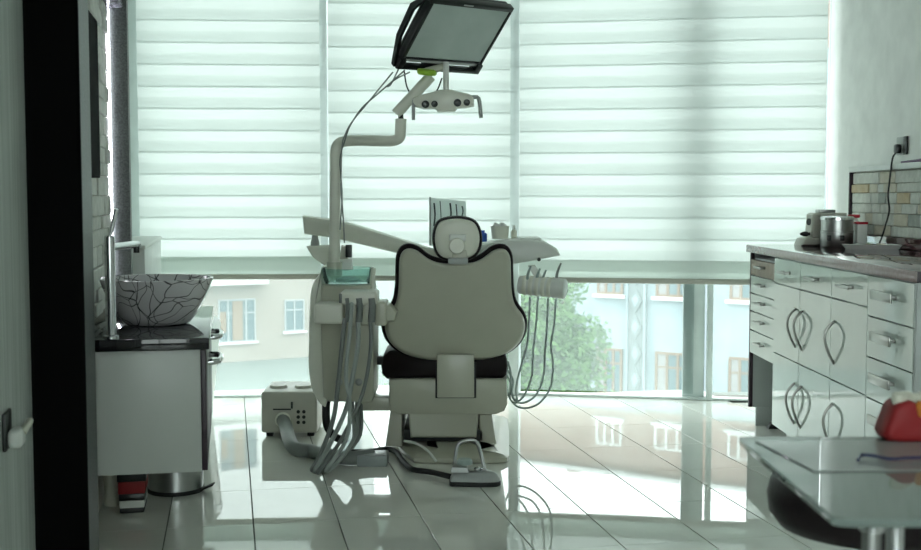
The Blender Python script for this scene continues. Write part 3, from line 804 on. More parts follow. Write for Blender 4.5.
# seat
s0 = P(382, 342, 5.2); s1 = P(508, 380, 5.2)
seat_o = [(-0.275, 0.0), (-0.262, -0.02), (0.262, -0.02), (0.275, 0.0), (0.278, 0.35), (0.24, 0.75), (0.20, 1.15), (0.12, 1.24), (-0.12, 1.24), (-0.20, 1.15), (-0.24, 0.75), (-0.278, 0.35)]
MB().slab(seat_o, lambda u, v, n: Vector((CX - 0.046 + u, 5.16 + v, s1.z + n + 0.012)), [(0.02, 0.0), (0.0, 0.02), (-0.004, 0.06), (0.004, 0.10), (0.03, 0.122), (0.07, 0.128)]).build('seat', 'upholstery', dc, 60)
a0 = P(389, 378, 5.15); a1 = P(507, 414, 5.15)
pan_o = [(a0.x, a0.z), (a1.x, a0.z), (a1.x + 0.002, a1.z + 0.045), (a1.x - 0.012, a1.z + 0.015), (a1.x - 0.05, a1.z), (a0.x + 0.04, a1.z), (a0.x + 0.006, a1.z + 0.02), (a0.x, a1.z + 0.06)]
MB().slab(pan_o, lambda u, v, n: Vector((u, n, v)), [(0.012, 5.125), (0.003, 5.130), (0.0, 5.145), (0.0, 5.90), (0.012, 5.92)]).build('seat_pan', 'unit_cream', dc)
# legrest below the seat front
MB().box((CX - 0.20, 5.92, a1.z + 0.03), (CX + 0.20, 6.36, a0.z + 0.012), 0.03, 3).build('legrest_frame', 'unit_cream', dc)
# lift column and base
c0 = P(408, 413, 5.22); c1 = P(479, 437, 5.22)
MB().slab([(c0.x, c0.z + 0.02), (c1.x, c0.z + 0.02), (c1.x - 0.012, c1.z), (c0.x + 0.012, c1.z)], lambda u, v, n: Vector((u, n, v)), [(0.008, 5.20), (0, 5.21), (0, 5.70)]).build('lift_cover', 'unit_cream', dc)
MB().box((c0.x - 0.02, 5.24, 0.055), (c1.x + 0.02, 5.68, c1.z + 0.03), 0.004).build('lift_housing', 'rubber_black', dc)
for sx in (-1, 1):
    e = [P(p[0], p[1], 5.30) for p in (((386, 449), (403, 449), (403, 408), (391, 408)) if sx < 0 else ((479, 446), (497, 446), (492, 412), (479, 412)))]
    MB().slab([(p.x, max(0.03, p.z)) for p in e], lambda u, v, n: Vector((u, n, v)), [(0.004, 5.24), (0.0, 5.25), (0.0, 5.74), (0.006, 5.76)]).build('side_fairing', 'unit_cream', dc)
bo = [(-0.255, 0.32), (-0.185, 0.06), (-0.13, 0.0), (0.20, 0.0), (0.24, 0.04), (0.25, 0.14), (0.27, 0.80), (0.22, 0.95), (-0.22, 0.95), (-0.27, 0.80)]
bo = [(p.x, p.y) for p in smooth_closed([(x, y, 0) for x, y in bo], 3)]
MB().slab(bo, lambda u, v, n: Vector((CX - 0.01 + u, 5.04 + v, n)), [(0.006, 0.0), (0.0, 0.006), (0.0, 0.022), (0.02, 0.034), (0.05, 0.042), (0.12, 0.052)]).build('base_plate', 'unit_cream', dc)
MB().tube([P(404, 441, 5.16), P(415, 443, 5.12), P(427, 450, 5.06), P(436, 461, 5.0)], 0.006, 8, 4).build('foot_rail', 'unit_white', dc)

# ------------------------------------------------------------------ cuspidor unit on the left of the chair
cu = thing('cuspidor_unit', P(345, 400, 5.25), 'cream cuspidor column with glass bowl and hoses beside the chair', 'cuspidor')
z0 = P(340, 398, 5.2).z; z1 = P(340, 283, 5.2).z
x0 = P(322, 300, 5.12).x; x1 = P(374, 300, 5.12).x
body = [(x0 + 0.005, z0 + 0.02), (x0 + 0.03, z0), (x1 - 0.01, z0), (x1, z0 + 0.02), (x1 + 0.004, z1 - 0.10), (x1 - 0.01, z1), (x0 + 0.005, z1), (x0 - 0.006, z1 - 0.12)]
MB().slab(body, lambda u, v, n: Vector((u, n, v)), [(0.015, 5.085), (0.004, 5.09), (0.0, 5.105), (0.0, 5.36), (0.02, 5.38)]).build('column', 'unit_cream', cu)
# bowed side cover
xa = P(310, 300, 5.25).x
side = [(xa + 0.035, z0 + 0.01), (x0 + 0.02, z0 + 0.01), (x0 + 0.0, z1 + 0.03), (x0 - 0.012, z1 + 0.045), (xa + 0.03, z1 + 0.01), (xa + 0.012, z1 - 0.06), (xa + 0.006, z1 - 0.22), (xa + 0.004, z0 + 0.12)]
side = [(p.x, p.y) for p in smooth_closed([(x, y, 0) for x, y in side], 3)]
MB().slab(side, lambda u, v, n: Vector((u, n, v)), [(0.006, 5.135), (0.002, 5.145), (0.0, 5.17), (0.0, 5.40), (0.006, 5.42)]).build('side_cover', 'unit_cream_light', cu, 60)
# glass bowl
bw0 = P(347.5, 284, 5.15); rt = 26.5 / FP * 5.15
gb = MB().lathe([(0, 0.0), (rt * 0.86, 0.0), (rt * 0.95, 0.03), (rt * 1.0, 0.066), (rt * 0.985, 0.068), (rt * 0.93, 0.032), (rt * 0.83, 0.008), (0, 0.006)], bw0 + Vector((0, 0.02, 0.002)), 40).build('bowl', 'bowl_glass', cu)
MB().lathe([(0, 0), (0.055, 0), (0.05, 0.012), (0.02, 0.02), (0, 0.02)], bw0 + Vector((0, 0.02, 0.011)), 24).build('bowl_drain', 'hose_teal', cu)
pc = P(346, 268, 5.22)
MB().box((pc.x - 0.033, 5.20, pc.z - 0.01), (pc.x + 0.028, 5.26, pc.z + 0.040), 0.005).build('cup_filler', 'unit_white', cu)
MB().slab([(0, 0), (0.04, 0), (0.03, 0.055), (0.012, 0.06)], lambda u, v, n: Vector((pc.x - 0.03 + u, n, pc.z + 0.041 + v)), [(0.004, 5.20), (0, 5.205), (0, 5.245), (0.004, 5.25)]).build('filler_head', 'machine_cream', cu)
pk = P(349, 251, 5.19)
MB().box((pk.x - 0.014, 5.17, pk.z - 0.028), (pk.x + 0.014, 5.192, pk.z + 0.028), 0.003).build('switch_box', 'black_plastic', cu)
MB().tube([P(373.5, 268, 5.12), P(372, 280, 5.12), P(371.5, 300, 5.12)], 0.012, 8, taper=0.009).build('tumbler_post', 'unit_cream_light', cu)
# assistant holder, nearer the camera
h0 = P(315, 303, 4.98); h1 = P(388, 323, 4.98)
hold = MB()
hold.box((h0.x, 4.93, h1.z), (h0.x + 0.125, 5.10, h0.z), 0.012, 3)
hold.build('holder_rack', 'unit_cream_light', cu)
for k, (xp0, xp1) in enumerate(((345.5, 357.5), (361, 372), (375, 387))):
    a = P(xp0, 303, 4.96); b = P(xp1, 325, 4.96)
    MB().box((a.x, 4.92, b.z), (b.x, 5.08, a.z + 0.008), 0.010, 3).build('holder_cup', 'unit_cream', cu)
a = P(341, 291, 4.95); b = P(378, 304, 4.95)
MB().box((a.x, 4.90, b.z), (b.x, 5.06, a.z), 0.012, 3).build('control_pad', 'unit_cream_light', cu)
MB().box((a.x - 0.004, 4.90, b.z + 0.008), (a.x + 0.010, 4.96, a.z - 0.008), 0.003).build('pad_switch', 'hose_grey', cu)
a = P(378, 303, 5.0); b = P(398, 320, 5.0)
MB().slab([(a.x, a.z), (b.x - 0.03, a.z + 0.0), (b.x, a.z - 0.035), (b.x - 0.01, b.z), (a.x, b.z - 0.005)], lambda u, v, n: Vector((u, n, v)), [(0.006, 4.94), (0, 4.95), (0, 5.02), (0.006, 5.03)]).build('holder_arm', 'unit_cream', cu)
# mounting beam to the chair
a = P(372, 395, 5.25); b = P(395, 409, 5.25)
MB().box((a.x - 0.06, 5.20, b.z), (b.x + 0.03, 5.30, a.z), 0.006).build('mounting_beam', 'unit_cream', cu)
MB().box((P(372, 357, 5.3).x, 5.27, P(372, 364, 5.3).z), (P(386, 357, 5.3).x, 5.32, P(372, 356, 5.3).z), 0.004).build('hinge_block', 'rubber_black', cu)
for px in (339, 359):
    c = P(px, 382, 5.085)
    MB().lathe([(0, 0), (0.016, 0), (0.016, 0.006), (0.008, 0.014), (0, 0.015)], c + Vector((0, 0.001, 0)), 18, (0, -1, 0)).build('valve', 'socket_grey', cu)
# hoses that loop down to the floor and up under the chair
loops = [((345, 318), (342, 345), (338, 385), (333, 420), (320, 455), (312, 474), (318, 476), (338, 460), (354, 442), (352, 402)),
         ((358, 318), (358, 345), (352, 380), (345, 412), (328, 448), (315, 474), (323, 474), (341, 458), (357, 438), (357, 402)),
         ((370, 316), (371, 345), (366, 380), (357, 408), (338, 445), (318, 472), (328, 470), (343, 455), (360, 435), (361, 402)),
         ((352, 300), (350, 330), (346, 375), (350, 405), (346, 440), (326, 470), (334, 466), (346, 452), (355, 432), (347, 402))]
for k, lp in enumerate(loops):
    pts = []
    for i, (px, py) in enumerate(lp):
        y = 4.915 - 0.05 * math.sin(math.pi * i / 9) + (0.30 * max(0, i - 5) / 4) - 0.02 * k * (i not in (0, 9))
        p = P(px, py, y)
        p.z = max(p.z, 0.014)
        pts.append(p)
    MB().tube(pts, 0.0098 if k < 2 else 0.0085, 10, 5).build('hose', ('hose_grey', 'hose_pale', 'hose_grey', 'hose_pale')[k], cu)
for k, (px, r) in enumerate(((347, 0.010), (359, 0.014), (371.5, 0.015))):
    MB().tube([P(px, 298, 4.905), P(px + 1, 306, 4.905), P(px, 322, 4.905)], r, 10).build('handpiece', 'hose_grey', cu)
MB().tube([P(327, 396, 5.2), P(326, 410, 5.2), P(327, 425, 5.2), P(334, 436, 5.2), P(345, 441, 5.2)], 0.018, 10, 4).build('drain_hose', 'rubber_black', cu)

# suction box with its thick hose
sb0 = G(263, 437); YS = sb0.y
sx0 = P(261, 400, YS).x; sx1 = P(317, 400, YS).x; sz0 = P(280, 433, YS).z; sz1 = P(280, 392, YS).z
su = thing('suction_box', ((sx0 + sx1) / 2, YS + 0.15, 0), 'cream suction box with a thick grey hose on the floor', 'suction unit')
MB().box((sx0, YS, sz0), (sx1, YS + 0.34, sz1), 0.012, 3).build('housing', 'machine_cream', su)
for fx_, fy in ((sx0 + 0.035, YS + 0.04), (sx1 - 0.035, YS + 0.04), (sx0 + 0.035, YS + 0.30), (sx1 - 0.035, YS + 0.30)):
    MB().box((fx_ - 0.016, fy - 0.016, 0.0), (fx_ + 0.016, fy + 0.016, sz0 + 0.004), 0.002).build('foot', 'rubber_black', su)
for px in (278, 303):
    c = P(px, 391.5, YS + 0.12)
    MB().lathe([(0, 0), (0.045, 0), (0.040, 0.012), (0, 0.013)], Vector((c.x, YS + 0.14, sz1)), 24).build('top_knob', 'machine_cream', su)
for r_ in range(3):
    for c_ in range(2):
        c = P(298.3 + c_ * 5.6, 411.7 + r_ * 5.3, YS)
        MB().lathe([(0, 0), (0.0085, 0), (0.0085, 0.003), (0, 0.003)], Vector((c.x, YS, c.z)), 14, (0, -1, 0)).build('vent_hole', 'rubber_black', su)
c = P(283, 420, YS)
MB().lathe([(0, 0), (0.038, 0), (0.038, 0.006), (0.033, 0.012), (0, 0.012)], Vector((c.x, YS, c.z)), 28, (0, -1, 0)).build('hose_collar', 'unit_cream_light', su)
MB().tube([Vector((c.x, YS - 0.005, c.z)), P(285, 424, YS - 0.07), G(293, 447, 0.05), G(310, 451, 0.032), G(330, 455.5, 0.032), G(352, 458, 0.032), G(372, 455, 0.032)], 0.031, 14, 6).build('hose', 'hose_grey', su)
c = P(292, 405, YS)
MB().tube([Vector((c.x, YS - 0.004, c.z + 0.016)), Vector((c.x, YS - 0.006, c.z - 0.016))], 0.005, 8).build('latch', 'rubber_black', su)
MB().box((P(273, 409.2, YS).x, YS - 0.003, P(273, 410, YS).z), (P(291, 409, YS).x, YS, P(273, 408.6, YS).z)).build('seam', 'rubber_black', su)

# grey cable box and foot control
g0 = G(357, 467)
gb_ = MB().box((g0.x, g0.y, 0.0), (G(387, 467).x, g0.y + 0.12, 0.048), 0.004).build('cable_box', 'box_grey')
tag(gb_, 'low grey cable box on the floor before the chair base', 'cable box')
fc = G(476, 488)
ft = thing('foot_control', fc, 'clear and grey foot control with loop handle behind the chair', 'foot control')
fo = [(-0.105, 0.0), (-0.08, -0.012), (0.02, -0.022), (0.085, -0.012), (0.10, 0.02), (0.08, 0.06), (0.02, 0.12), (-0.06, 0.13), (-0.10, 0.08)]
fo = [(p.x, p.y) for p in smooth_closed([(x, y, 0) for x, y in fo], 3)]
ff = lambda u, v, n: fc + Vector((u, v + 0.03, n))
MB().slab(fo, ff, [(0.004, 0), (0, 0.004), (0, 0.016), (0.004, 0.018)]).build('base', 'rubber_black', ft)
MB().slab(fo, ff, [(0.004, 0.0185), (0.004, 0.028), (0.014, 0.045), (0.03, 0.055)]).build('cover', 'socket_grey', ft)
MB().slab([(-0.10, 0.0), (-0.03, -0.01), (-0.03, 0.09), (-0.09, 0.09)], ff, [(0.0, 0.0555), (0.004, 0.075), (0.016, 0.080)]).build('pedal', 'steel', ft)
MB().lathe([(0, 0), (0.032, 0), (0.032, 0.012), (0.026, 0.020), (0, 0.021)], fc + Vector((-0.045, 0.075, 0.080)), 24).build('button', 'hose_teal', ft)
for dx, dz in ((0.005, 0.058), (0.03, 0.057)):
    MB().lathe([(0, -0.006), (0.013, -0.006), (0.013, 0.006), (0.009, 0.011), (0, 0.012)], fc + Vector((dx, 0.065, dz)), 18).build('knob', 'chrome', ft)
MB().tube([P(454, 468, 4.74), P(456, 452, 4.76), P(459, 443.5, 4.77), P(466, 440.5, 4.77), P(474, 440.5, 4.77), P(478, 445, 4.77), P(481, 455, 4.75), P(484, 467, 4.74)], 0.0075, 10, 5).build('loop_handle', 'steel', ft)
cp_ = []
MB().tube([G(452, 477, 0.02), G(430, 472, 0.016), G(412, 469, 0.016), G(402, 460, 0.016), G(396, 452, 0.02), G(386, 449, 0.022), G(372, 451, 0.03), G(350, 452, 0.05)], 0.012, 10, 6).build('cable', 'rubber_black', ft)

# ------------------------------------------------------------------ delivery unit: beam, tray, handpieces
du = thing('delivery_unit', P(314, 262, 5.45), 'cream delivery arm with instrument tray and hanging handpieces', 'delivery unit')
YA = 5.5
bL = [P(303, 215.5, YA), P(330, 219, YA), P(352, 223.5, YA), P(400, 238, YA + 0.05), P(440, 250, YA + 0.1), P(490, 262, YA + 0.1)]
bR = [P(305, 234, YA), P(330, 237, YA), P(352, 242, YA), P(400, 253, YA + 0.05), P(440, 263, YA + 0.1), P(490, 272, YA + 0.1)]
bo_ = [(p.x, p.z) for p in bL] + [(p.x, p.z) for p in bR[::-1]]
MB().slab(bo_, lambda u, v, n: Vector((u, n, v)), [(0.014, 5.455), (0.004, 5.46), (0.0, 5.475), (0.0, 5.565), (0.014, 5.585)]).build('beam', 'unit_cream_light', du)
c = P(315, 240, 5.5)
MB().lathe([(0, -0.05), (0.019, -0.05), (0.021, -0.01), (0.017, 0.0), (0.013, 0.03), (0, 0.03)], c, 18).build('pivot', 'socket_grey', du)
a = P(308, 246, 5.48); b = P(336, 268, 5.48)
MB().slab([(a.x, a.z), (b.x, a.z + 0.004), (b.x, b.z), (b.x - 0.02, b.z - 0.004), (a.x + 0.03, a.z - 0.05)], lambda u, v, n: Vector((u, n, v)), [(0.008, 5.41), (0, 5.42), (0, 5.54), (0.008, 5.55)]).build('pivot_bracket', 'unit_cream_light', du)
# tray
ty0, ty1 = 5.35, 5.75
tr_o = [P(468, 246.5, 5.4), P(500, 240.5, 5.4), P(528, 239, 5.4), P(545, 241.5, 5.4), P(556, 248, 5.4), P(560, 255, 5.4), P(548, 257.5, 5.4), P(512, 264, 5.4), P(468, 272, 5.4)]
MB().slab([(p.x, p.z) for p in tr_o], lambda u, v, n: Vector((u, n, v)), [(0.012, 5.35), (0.003, 5.357), (0.0, 5.37), (0.0, 5.68), (0.012, 5.70)]).build('tray_body', 'unit_white', du)
a = P(520, 238.8, 5.40); b = P(541, 243, 5.4)
MB().box((a.x, 5.38, a.z - 0.012), (b.x, 5.62, a.z + 0.004), 0.004).build('tray_mat', 'unit_white', du)
for px, py in ((539, 261),):
    c = P(px, py - 1.5, 5.35)
    MB().lathe([(0, 0), (0.009, 0), (0.008, 0.008), (0, 0.009)], c + Vector((0, 0.004, 0)), 12, (0, -1, 0)).build('tray_button', 'rubber_black', du)
MB().slab([(p.x, p.z) for p in (P(528, 266, 5.33), P(535, 265, 5.33), P(545, 281, 5.33), P(539, 285, 5.33))], lambda u, v, n: Vector((u, n, v)), [(0.003, 5.33), (0, 5.335), (0, 5.36), (0.003, 5.365)]).build('holder_strut', 'unit_white', du)
ca, cb = P(519, 284.5, 5.34), P(566, 289, 5.28)
ax = (cb - ca)
MB().lathe([(0, 0), (0.036, 0.0), (0.042, 0.008), (0.043, ax.length * 0.5), (0.043, ax.length * 0.72), (0.046, ax.length * 0.74), (0.046, ax.length * 0.97), (0.038, ax.length), (0, ax.length)], ca, 24, ax).build('holder_roll', 'unit_white', du)
for k in range(5):
    c = ca + ax * (0.1 + 0.13 * k)
    MB().lathe([(0.0435, 0), (0.0455, 0.004), (0.0455, 0.014), (0.0435, 0.018)], c, 24, ax).build('roll_ring', 'unit_cream_light', du)
tips = ((531, 266, 527, 281), (540, 268.5, 537, 282), (546, 270, 543, 283), (561, 263, 556, 281))
hoses = [((530, 297), (529, 320), (527, 345), (520, 370), (516, 388), (517, 402), (510, 398), (511, 375), (508, 362)),
         ((538, 297), (536, 325), (533, 352), (532, 375), (526, 392), (518, 401), (512, 394), (513, 380), (506, 368)),
         ((548, 298), (547, 325), (545, 352), (543, 378), (535, 396), (522, 403), (513, 398), (511, 384), (505, 372)),
         ((556, 299), (554, 325), (551, 345), (553, 365), (550, 388), (538, 404), (522, 408), (511, 400), (504, 380))]
for k in range(4):
    x0_, y0_, x1_, y1_ = tips[k]
    MB().tube([P(x0_, y0_, 5.30), P((x0_ + x1_) / 2 - 1, (y0_ + y1_) / 2, 5.30), P(x1_, y1_, 5.305)], 0.004, 8, 3, taper=0.008).build('handpiece', 'hose_teal' if k < 3 else 'hose_grey', du)
    pts = [P(px, py, 5.29 + 0.012 * k + (0.14 * max(0, i - 5) / 3)) for i, (px, py) in enumerate(hoses[k])]
    MB().tube(pts, 0.0048, 8, 6).build('hose', 'hose_teal', du)

# things standing on the tray
zt = P(500, 243, 5.4).z
cpt = Vector((P(500, 240, 5.5).x, 5.5, P(500, 240.3, 5.4).z + 0.004))
cu2 = thing('paper_cup', cpt, 'white paper cup of swabs on the instrument tray', 'cup')
MB().lathe([(0, 0), (0.038, 0), (0.043, 0.056), (0.045, 0.059), (0.041, 0.059), (0.036, 0.006), (0, 0.006)], cpt, 26).build('cup_wall', 'unit_cream_light', cu2)
for k in range(6):
    an = k * 1.05
    MB().lathe([(0, -0.012), (0.012, -0.006), (0.013, 0.004), (0.007, 0.012), (0, 0.014)], cpt + Vector((0.02 * math.cos(an), 0.02 * math.sin(an), 0.056 + 0.006 * (k % 2))), 10).build('swab', 'unit_white', cu2)
bpt = Vector((P(482, 244, 5.5).x, 5.5, P(482, 243.8, 5.4).z + 0.006))
bb = thing('blue_bottle', bpt, 'blue plastic bottle beside the headrest on the tray', 'bottle')
MB().lathe([(0, 0), (0.022, 0), (0.024, 0.004), (0.024, 0.036), (0.018, 0.042), (0, 0.042)], bpt, 22).build('body', 'blue', bb)
MB().lathe([(0, 0.0425), (0.013, 0.0425), (0.013, 0.053), (0, 0.054)], bpt, 16).build('cap', 'blue', bb)
dpt = Vector((P(514, 240, 5.6).x, 5.6, P(514, 239.8, 5.4).z))
dd = thing('dropper_bottle', dpt, 'tiny white dropper bottle beside the paper cup', 'bottle')
MB().lathe([(0, 0), (0.013, 0), (0.014, 0.003), (0.014, 0.032), (0.008, 0.040), (0, 0.040)], dpt, 18).build('body', 'tooth', dd)
MB().lathe([(0, 0.0405), (0.007, 0.0405), (0.004, 0.062), (0, 0.063)], dpt, 14).build('nozzle', 'unit_white', dd)
# instrument card standing behind the headrest
c0_, c1_, c2_, c3_ = P(430.5, 197.5, 5.55), P(466, 201.5, 5.55), P(467, 254.5, 5.55), P(430, 245.5, 5.55)
ic = thing('instrument_card', P(448, 252, 5.55), 'white card with instrument pictures standing behind the headrest', 'card')
MB().slab([(p.x, p.z) for p in (c0_, c1_, c2_, c3_)], lambda u, v, n: Vector((u, n, v)), [(0, 5.55), (0, 5.556)]).build('card_sheet', 'card_paper', ic)
MB().box((c0_.x - 0.006, 5.546, c3_.z), (c0_.x + 0.002, 5.560, c0_.z + 0.002), 0.001).build('card_edge', 'socket_grey', ic)
for px, ya, yb_, r in ((434, 203, 226, 0.0035), (440, 201, 234, 0.002), (450, 203, 222, 0.004), (456, 204, 232, 0.0025), (462, 206, 216, 0.003)):
    MB().tube([P(px, ya, 5.547), P(px + 1, (ya + yb_) / 2, 5.547), P(px, yb_, 5.547)], r, 6, 3).build('instrument_picture', 'ink', ic)

# ------------------------------------------------------------------ operating lamp and screen
YL = 5.15
lp = thing('operating_lamp', P(335, 268, YL), 'cream operating lamp on a bent pole over the chair', 'lamp')
MB().tube([P(334.5, 271, YL), P(335, 210, YL), P(335.5, 165, YL), P(335.5, 152, YL), P(338, 144.5, YL), P(344, 141.5, YL), P(358, 140.5, YL - 0.02), P(385, 141, YL - 0.08), P(394, 140.5, YL - 0.1), P(399.5, 137.5, YL - 0.11), P(400.5, 131, YL - 0.11), P(401, 119, YL - 0.11)], 0.0238, 16, 3).build('pole', 'unit_cream_light', lp)
MB().tube([P(334.5, 276, YL), P(334.5, 262, YL)], 0.034, 16).build('pole_collar', 'unit_cream', lp)
MB().tube([P(401, 119, YL - 0.11), P(400.5, 111, YL - 0.11)], 0.011, 12).build('swivel_pin', 'rubber_black', lp)
aa, ab = P(396, 114, YL - 0.11), P(431, 76, YL - 0.11)
MB().tube([aa, ab], 0.0235, 16).build('upper_arm', 'unit_cream_light', lp)
kn = P(427, 72, YL - 0.13)
MB().lathe([(0, -0.013), (0.036, -0.013), (0.042, -0.006), (0.042, 0.008), (0.034, 0.013), (0, 0.013)], kn, 24, (0.1, -0.15, 1)).build('joint_ring', 'lime', lp)
MB().tube([kn + Vector((-0.01, 0, 0.0)), P(446, 66, YL - 0.14)], 0.016, 12).build('head_bracket', 'unit_cream', lp)
MB().tube([P(446, 62, 5.0), P(446, 78, 5.0), P(446, 93, 5.0)], 0.0125, 12).build('head_stem', 'unit_white', lp)
wing = [(412, 103), (413, 98.5), (422, 95), (434, 92), (440, 90), (452, 90), (458, 92), (468, 94), (474, 97), (474, 106), (466, 108), (457, 108.5), (455, 111.5), (438, 112), (435, 109), (424, 109), (416, 107.5)]
wo = [P(px, py, 5.0) for px, py in wing]
MB().slab([(p.x, p.z) for p in wo], lambda u, v, n: Vector((u, n - 0.25 * (v - 1.5) * 0, v)), [(0.012, 4.965), (0.004, 4.968), (0.0, 4.98), (0.0, 5.03), (0.012, 5.05)]).build('lamp_head', 'unit_cream_light', lp)
for px, py, r in ((425.5, 104.3, 0.016), (434.5, 104, 0.014), (457.5, 102.8, 0.016), (466.8, 102.5, 0.014)):
    c = P(px, py, 4.966)
    MB().lathe([(0, 0), (r, 0), (r, 0.004), (r * 0.7, 0.002), (0, 0.001)], Vector((c.x, 4.966, c.z)), 20, (0, -1, 0)).build('lens', 'lens_dark', lp)
MB().tube([P(421, 100, 4.98), P(415, 100, 4.975), P(413.5, 104, 4.975), P(413.5, 120, 4.975)], 0.0075, 10, 2).build('lamp_handle', 'socket_grey', lp)
MB().tube([P(470, 98, 4.98), P(477, 97, 4.975), P(479.5, 102, 4.975), P(481, 118, 4.975)], 0.0085, 10, 2).build('lamp_handle', 'socket_grey', lp)
# cables on the arm
cab_paths = [((393, 72), (370, 100), (352, 122), (345, 135), (342, 147), (341, 185), (343, 215), (344.5, 243)),
             ((405, 70), (380, 92), (362, 108), (350, 126), (345, 140), (340, 160), (342, 195), (340, 230)),
             ((400, 66), (391, 84), (387, 86), (396, 79), (410, 72)),
             ((404, 70), (407, 87), (414, 98), (424, 101), (436, 92), (442, 78))]
for k, cpth in enumerate(cab_paths):
    MB().tube([P(px, py, YL - 0.09 + 0.01 * k) for px, py in cpth], 0.0032, 6, 6).build('cable', 'hose_grey' if k != 3 else 'rubber_black', lp)

# monitor: screen turned to the right and down
Wv = Vector((0.3397, 0.2763, 0.0062)); Hv = Vector((-0.1561, 0.1975, -0.2509))
mc = Vector((-0.0184, 5.0, 1.822))
ex = Wv.normalized(); ez = (-(Hv - ex * Hv.dot(ex))).normalized(); ey = ez.cross(ex)      # ey points away from the viewer
mw, mh = 0.438 / 2, 0.341 / 2
mo = thing('screen_monitor', mc, 'tilted black framed flat screen clamped above the operating lamp', 'monitor')
mfn = lambda v: mc + ex * v.x + ey * v.y + ez * v.z
MB().box((-mw + 0.02, 0.002, -mh + 0.045), (mw - 0.012, 0.004, mh - 0.022), fn=mfn).build('screen', 'screen', mo)
fr = MB()
fr.box((-mw, -0.004, mh - 0.022), (mw, 0.03, mh), 0.003, fn=mfn)
fr.box((-mw, -0.004, -mh + 0.030), (-mw + 0.02, 0.03, mh - 0.022), 0.003, fn=mfn)
fr.box((mw - 0.012, -0.004, -mh + 0.030), (mw, 0.03, mh - 0.022), 0.003, fn=mfn)
fr.build('bezel', 'black_plastic', mo)
MB().box((-mw + 0.02, -0.004, -mh + 0.036), (mw - 0.012, 0.02, -mh + 0.045), 0.002, fn=mfn).build('lower_bezel', 'black_plastic', mo)
MB().box((-mw + 0.02, -0.002, -mh + 0.022), (mw - 0.02, 0.02, -mh + 0.036), 0.002, fn=mfn).build('chin', 'socket_grey', mo)
MB().box((-mw + 0.005, 0.031, -mh + 0.03), (mw - 0.005, 0.055, mh - 0.005), 0.008, fn=mfn).build('rear_cover', 'black_plastic', mo)
cl_ = MB()
cl_.box((-mw - 0.006, -0.012, -mh - 0.014), (mw + 0.004, 0.02, -mh + 0.004), 0.004, fn=mfn)
for sx in (-1, 1):
    xx = sx * (mw - 0.012)
    cl_.box((xx - 0.016, -0.012, -mh - 0.014), (xx + 0.016, 0.034, -mh + 0.036), 0.004, fn=mfn)
cl_.build('clamp_bar', 'black_plastic', mo)
MB().slab([(-mh - 0.01, 0.02), (-mh + 0.10, 0.075), (mh - 0.09, 0.085), (mh - 0.005, 0.03), (mh - 0.005, 0.012), (mh - 0.10, 0.056), (-mh + 0.11, 0.05), (-mh - 0.01, 0.0)], lambda u, v, n: mc + ex * (-mw - 0.002 - n) + ey * v + ez * u, [(0, 0), (0, 0.014)]).build('side_bracket', 'black_plastic', mo)
MB().box((-0.05, -0.003, mh - 0.014), (0.0, -0.004 - 0.001, mh - 0.008), fn=mfn).build('status_strip', 'socket_grey', mo)
MB().box((-0.06, 0.02, -mh - 0.02), (0.06, 0.06, -mh + 0.02), 0.006, fn=mfn).build('mount', 'black_plastic', mo)

# ------------------------------------------------------------------ glass table in the foreground
TZ = 0.75
q0 = G(743, 436.5, TZ); q1 = G(829, 519.5, TZ)
TX0, TX1, TY0, TY1 = 0.462, 1.35, q1.y, q0.y
tb = thing('glass_table', (0.9, 1.7, 0), 'green tinted glass table top on steel legs in the foreground', 'table')
gt = [(TX0 + 0.003, TY0 + 0.012), (TX0 + 0.012, TY0 + 0.003), (TX0 + 0.03, TY0), (TX1, TY0), (TX1, TY1), (TX0 + 0.02, TY1), (TX0 + 0.004, TY1 - 0.004), (TX0, TY1 - 0.02)]
MB().slab(gt, lambda u, v, n: Vector((u, v, TZ + n)), [(0.002, -0.0110), (0, -0.009), (0, -0.002), (0.002, 0.0)]).build('table_top', 'table_glass', tb)
for lx, ly, m in ((0.524, TY0 + 0.035, 'steel'), (0.563, TY0 + 0.06, 'chrome'), (1.24, TY0 + 0.045, 'steel'), (1.00, TY1 - 0.05, 'steel'), (1.24, TY1 - 0.05, 'steel')):
    lg = MB().lathe([(0, 0.0), (0.0115, 0.0), (0.0115, TZ - 0.024), (0, TZ - 0.024)], (lx, ly, 0), 20).build('leg', m, tb)
    MB().lathe([(0, TZ - 0.0238), (0.0155, TZ - 0.0238), (0.0155, TZ - 0.0115), (0, TZ - 0.0115)], (lx, ly, 0), 20).build('leg_pad', 'chrome', lg)
# paper mat
m0 = G(756, 442, TZ); m1 = G(814, 472, TZ)
pm = MB().slab([(m0.x, m0.y), (m1.x, m1.y), (1.20, m1.y + 0.02), (1.20, m0.y)], lambda u, v, n: Vector((u, v, TZ + 0.0006 + n)), [(0, 0), (0, 0.0016)]).build('desk_mat', 'clear_plastic')
tag(pm, 'pale translucent desk mat lying on the glass table', 'desk mat')
pn = [G(858, 460, TZ + 0.006), G(862, 455, TZ + 0.008), G(875, 456, TZ + 0.008), G(890, 459, TZ + 0.007), G(905, 458, TZ + 0.007), G(930, 457.5, TZ + 0.007)]
gl_ = MB().tube(pn, 0.0024, 8, 5).build('lanyard', 'pen_blue')
tag(gl_, 'thin dark blue lanyard lying on the desk mat', 'lanyard')
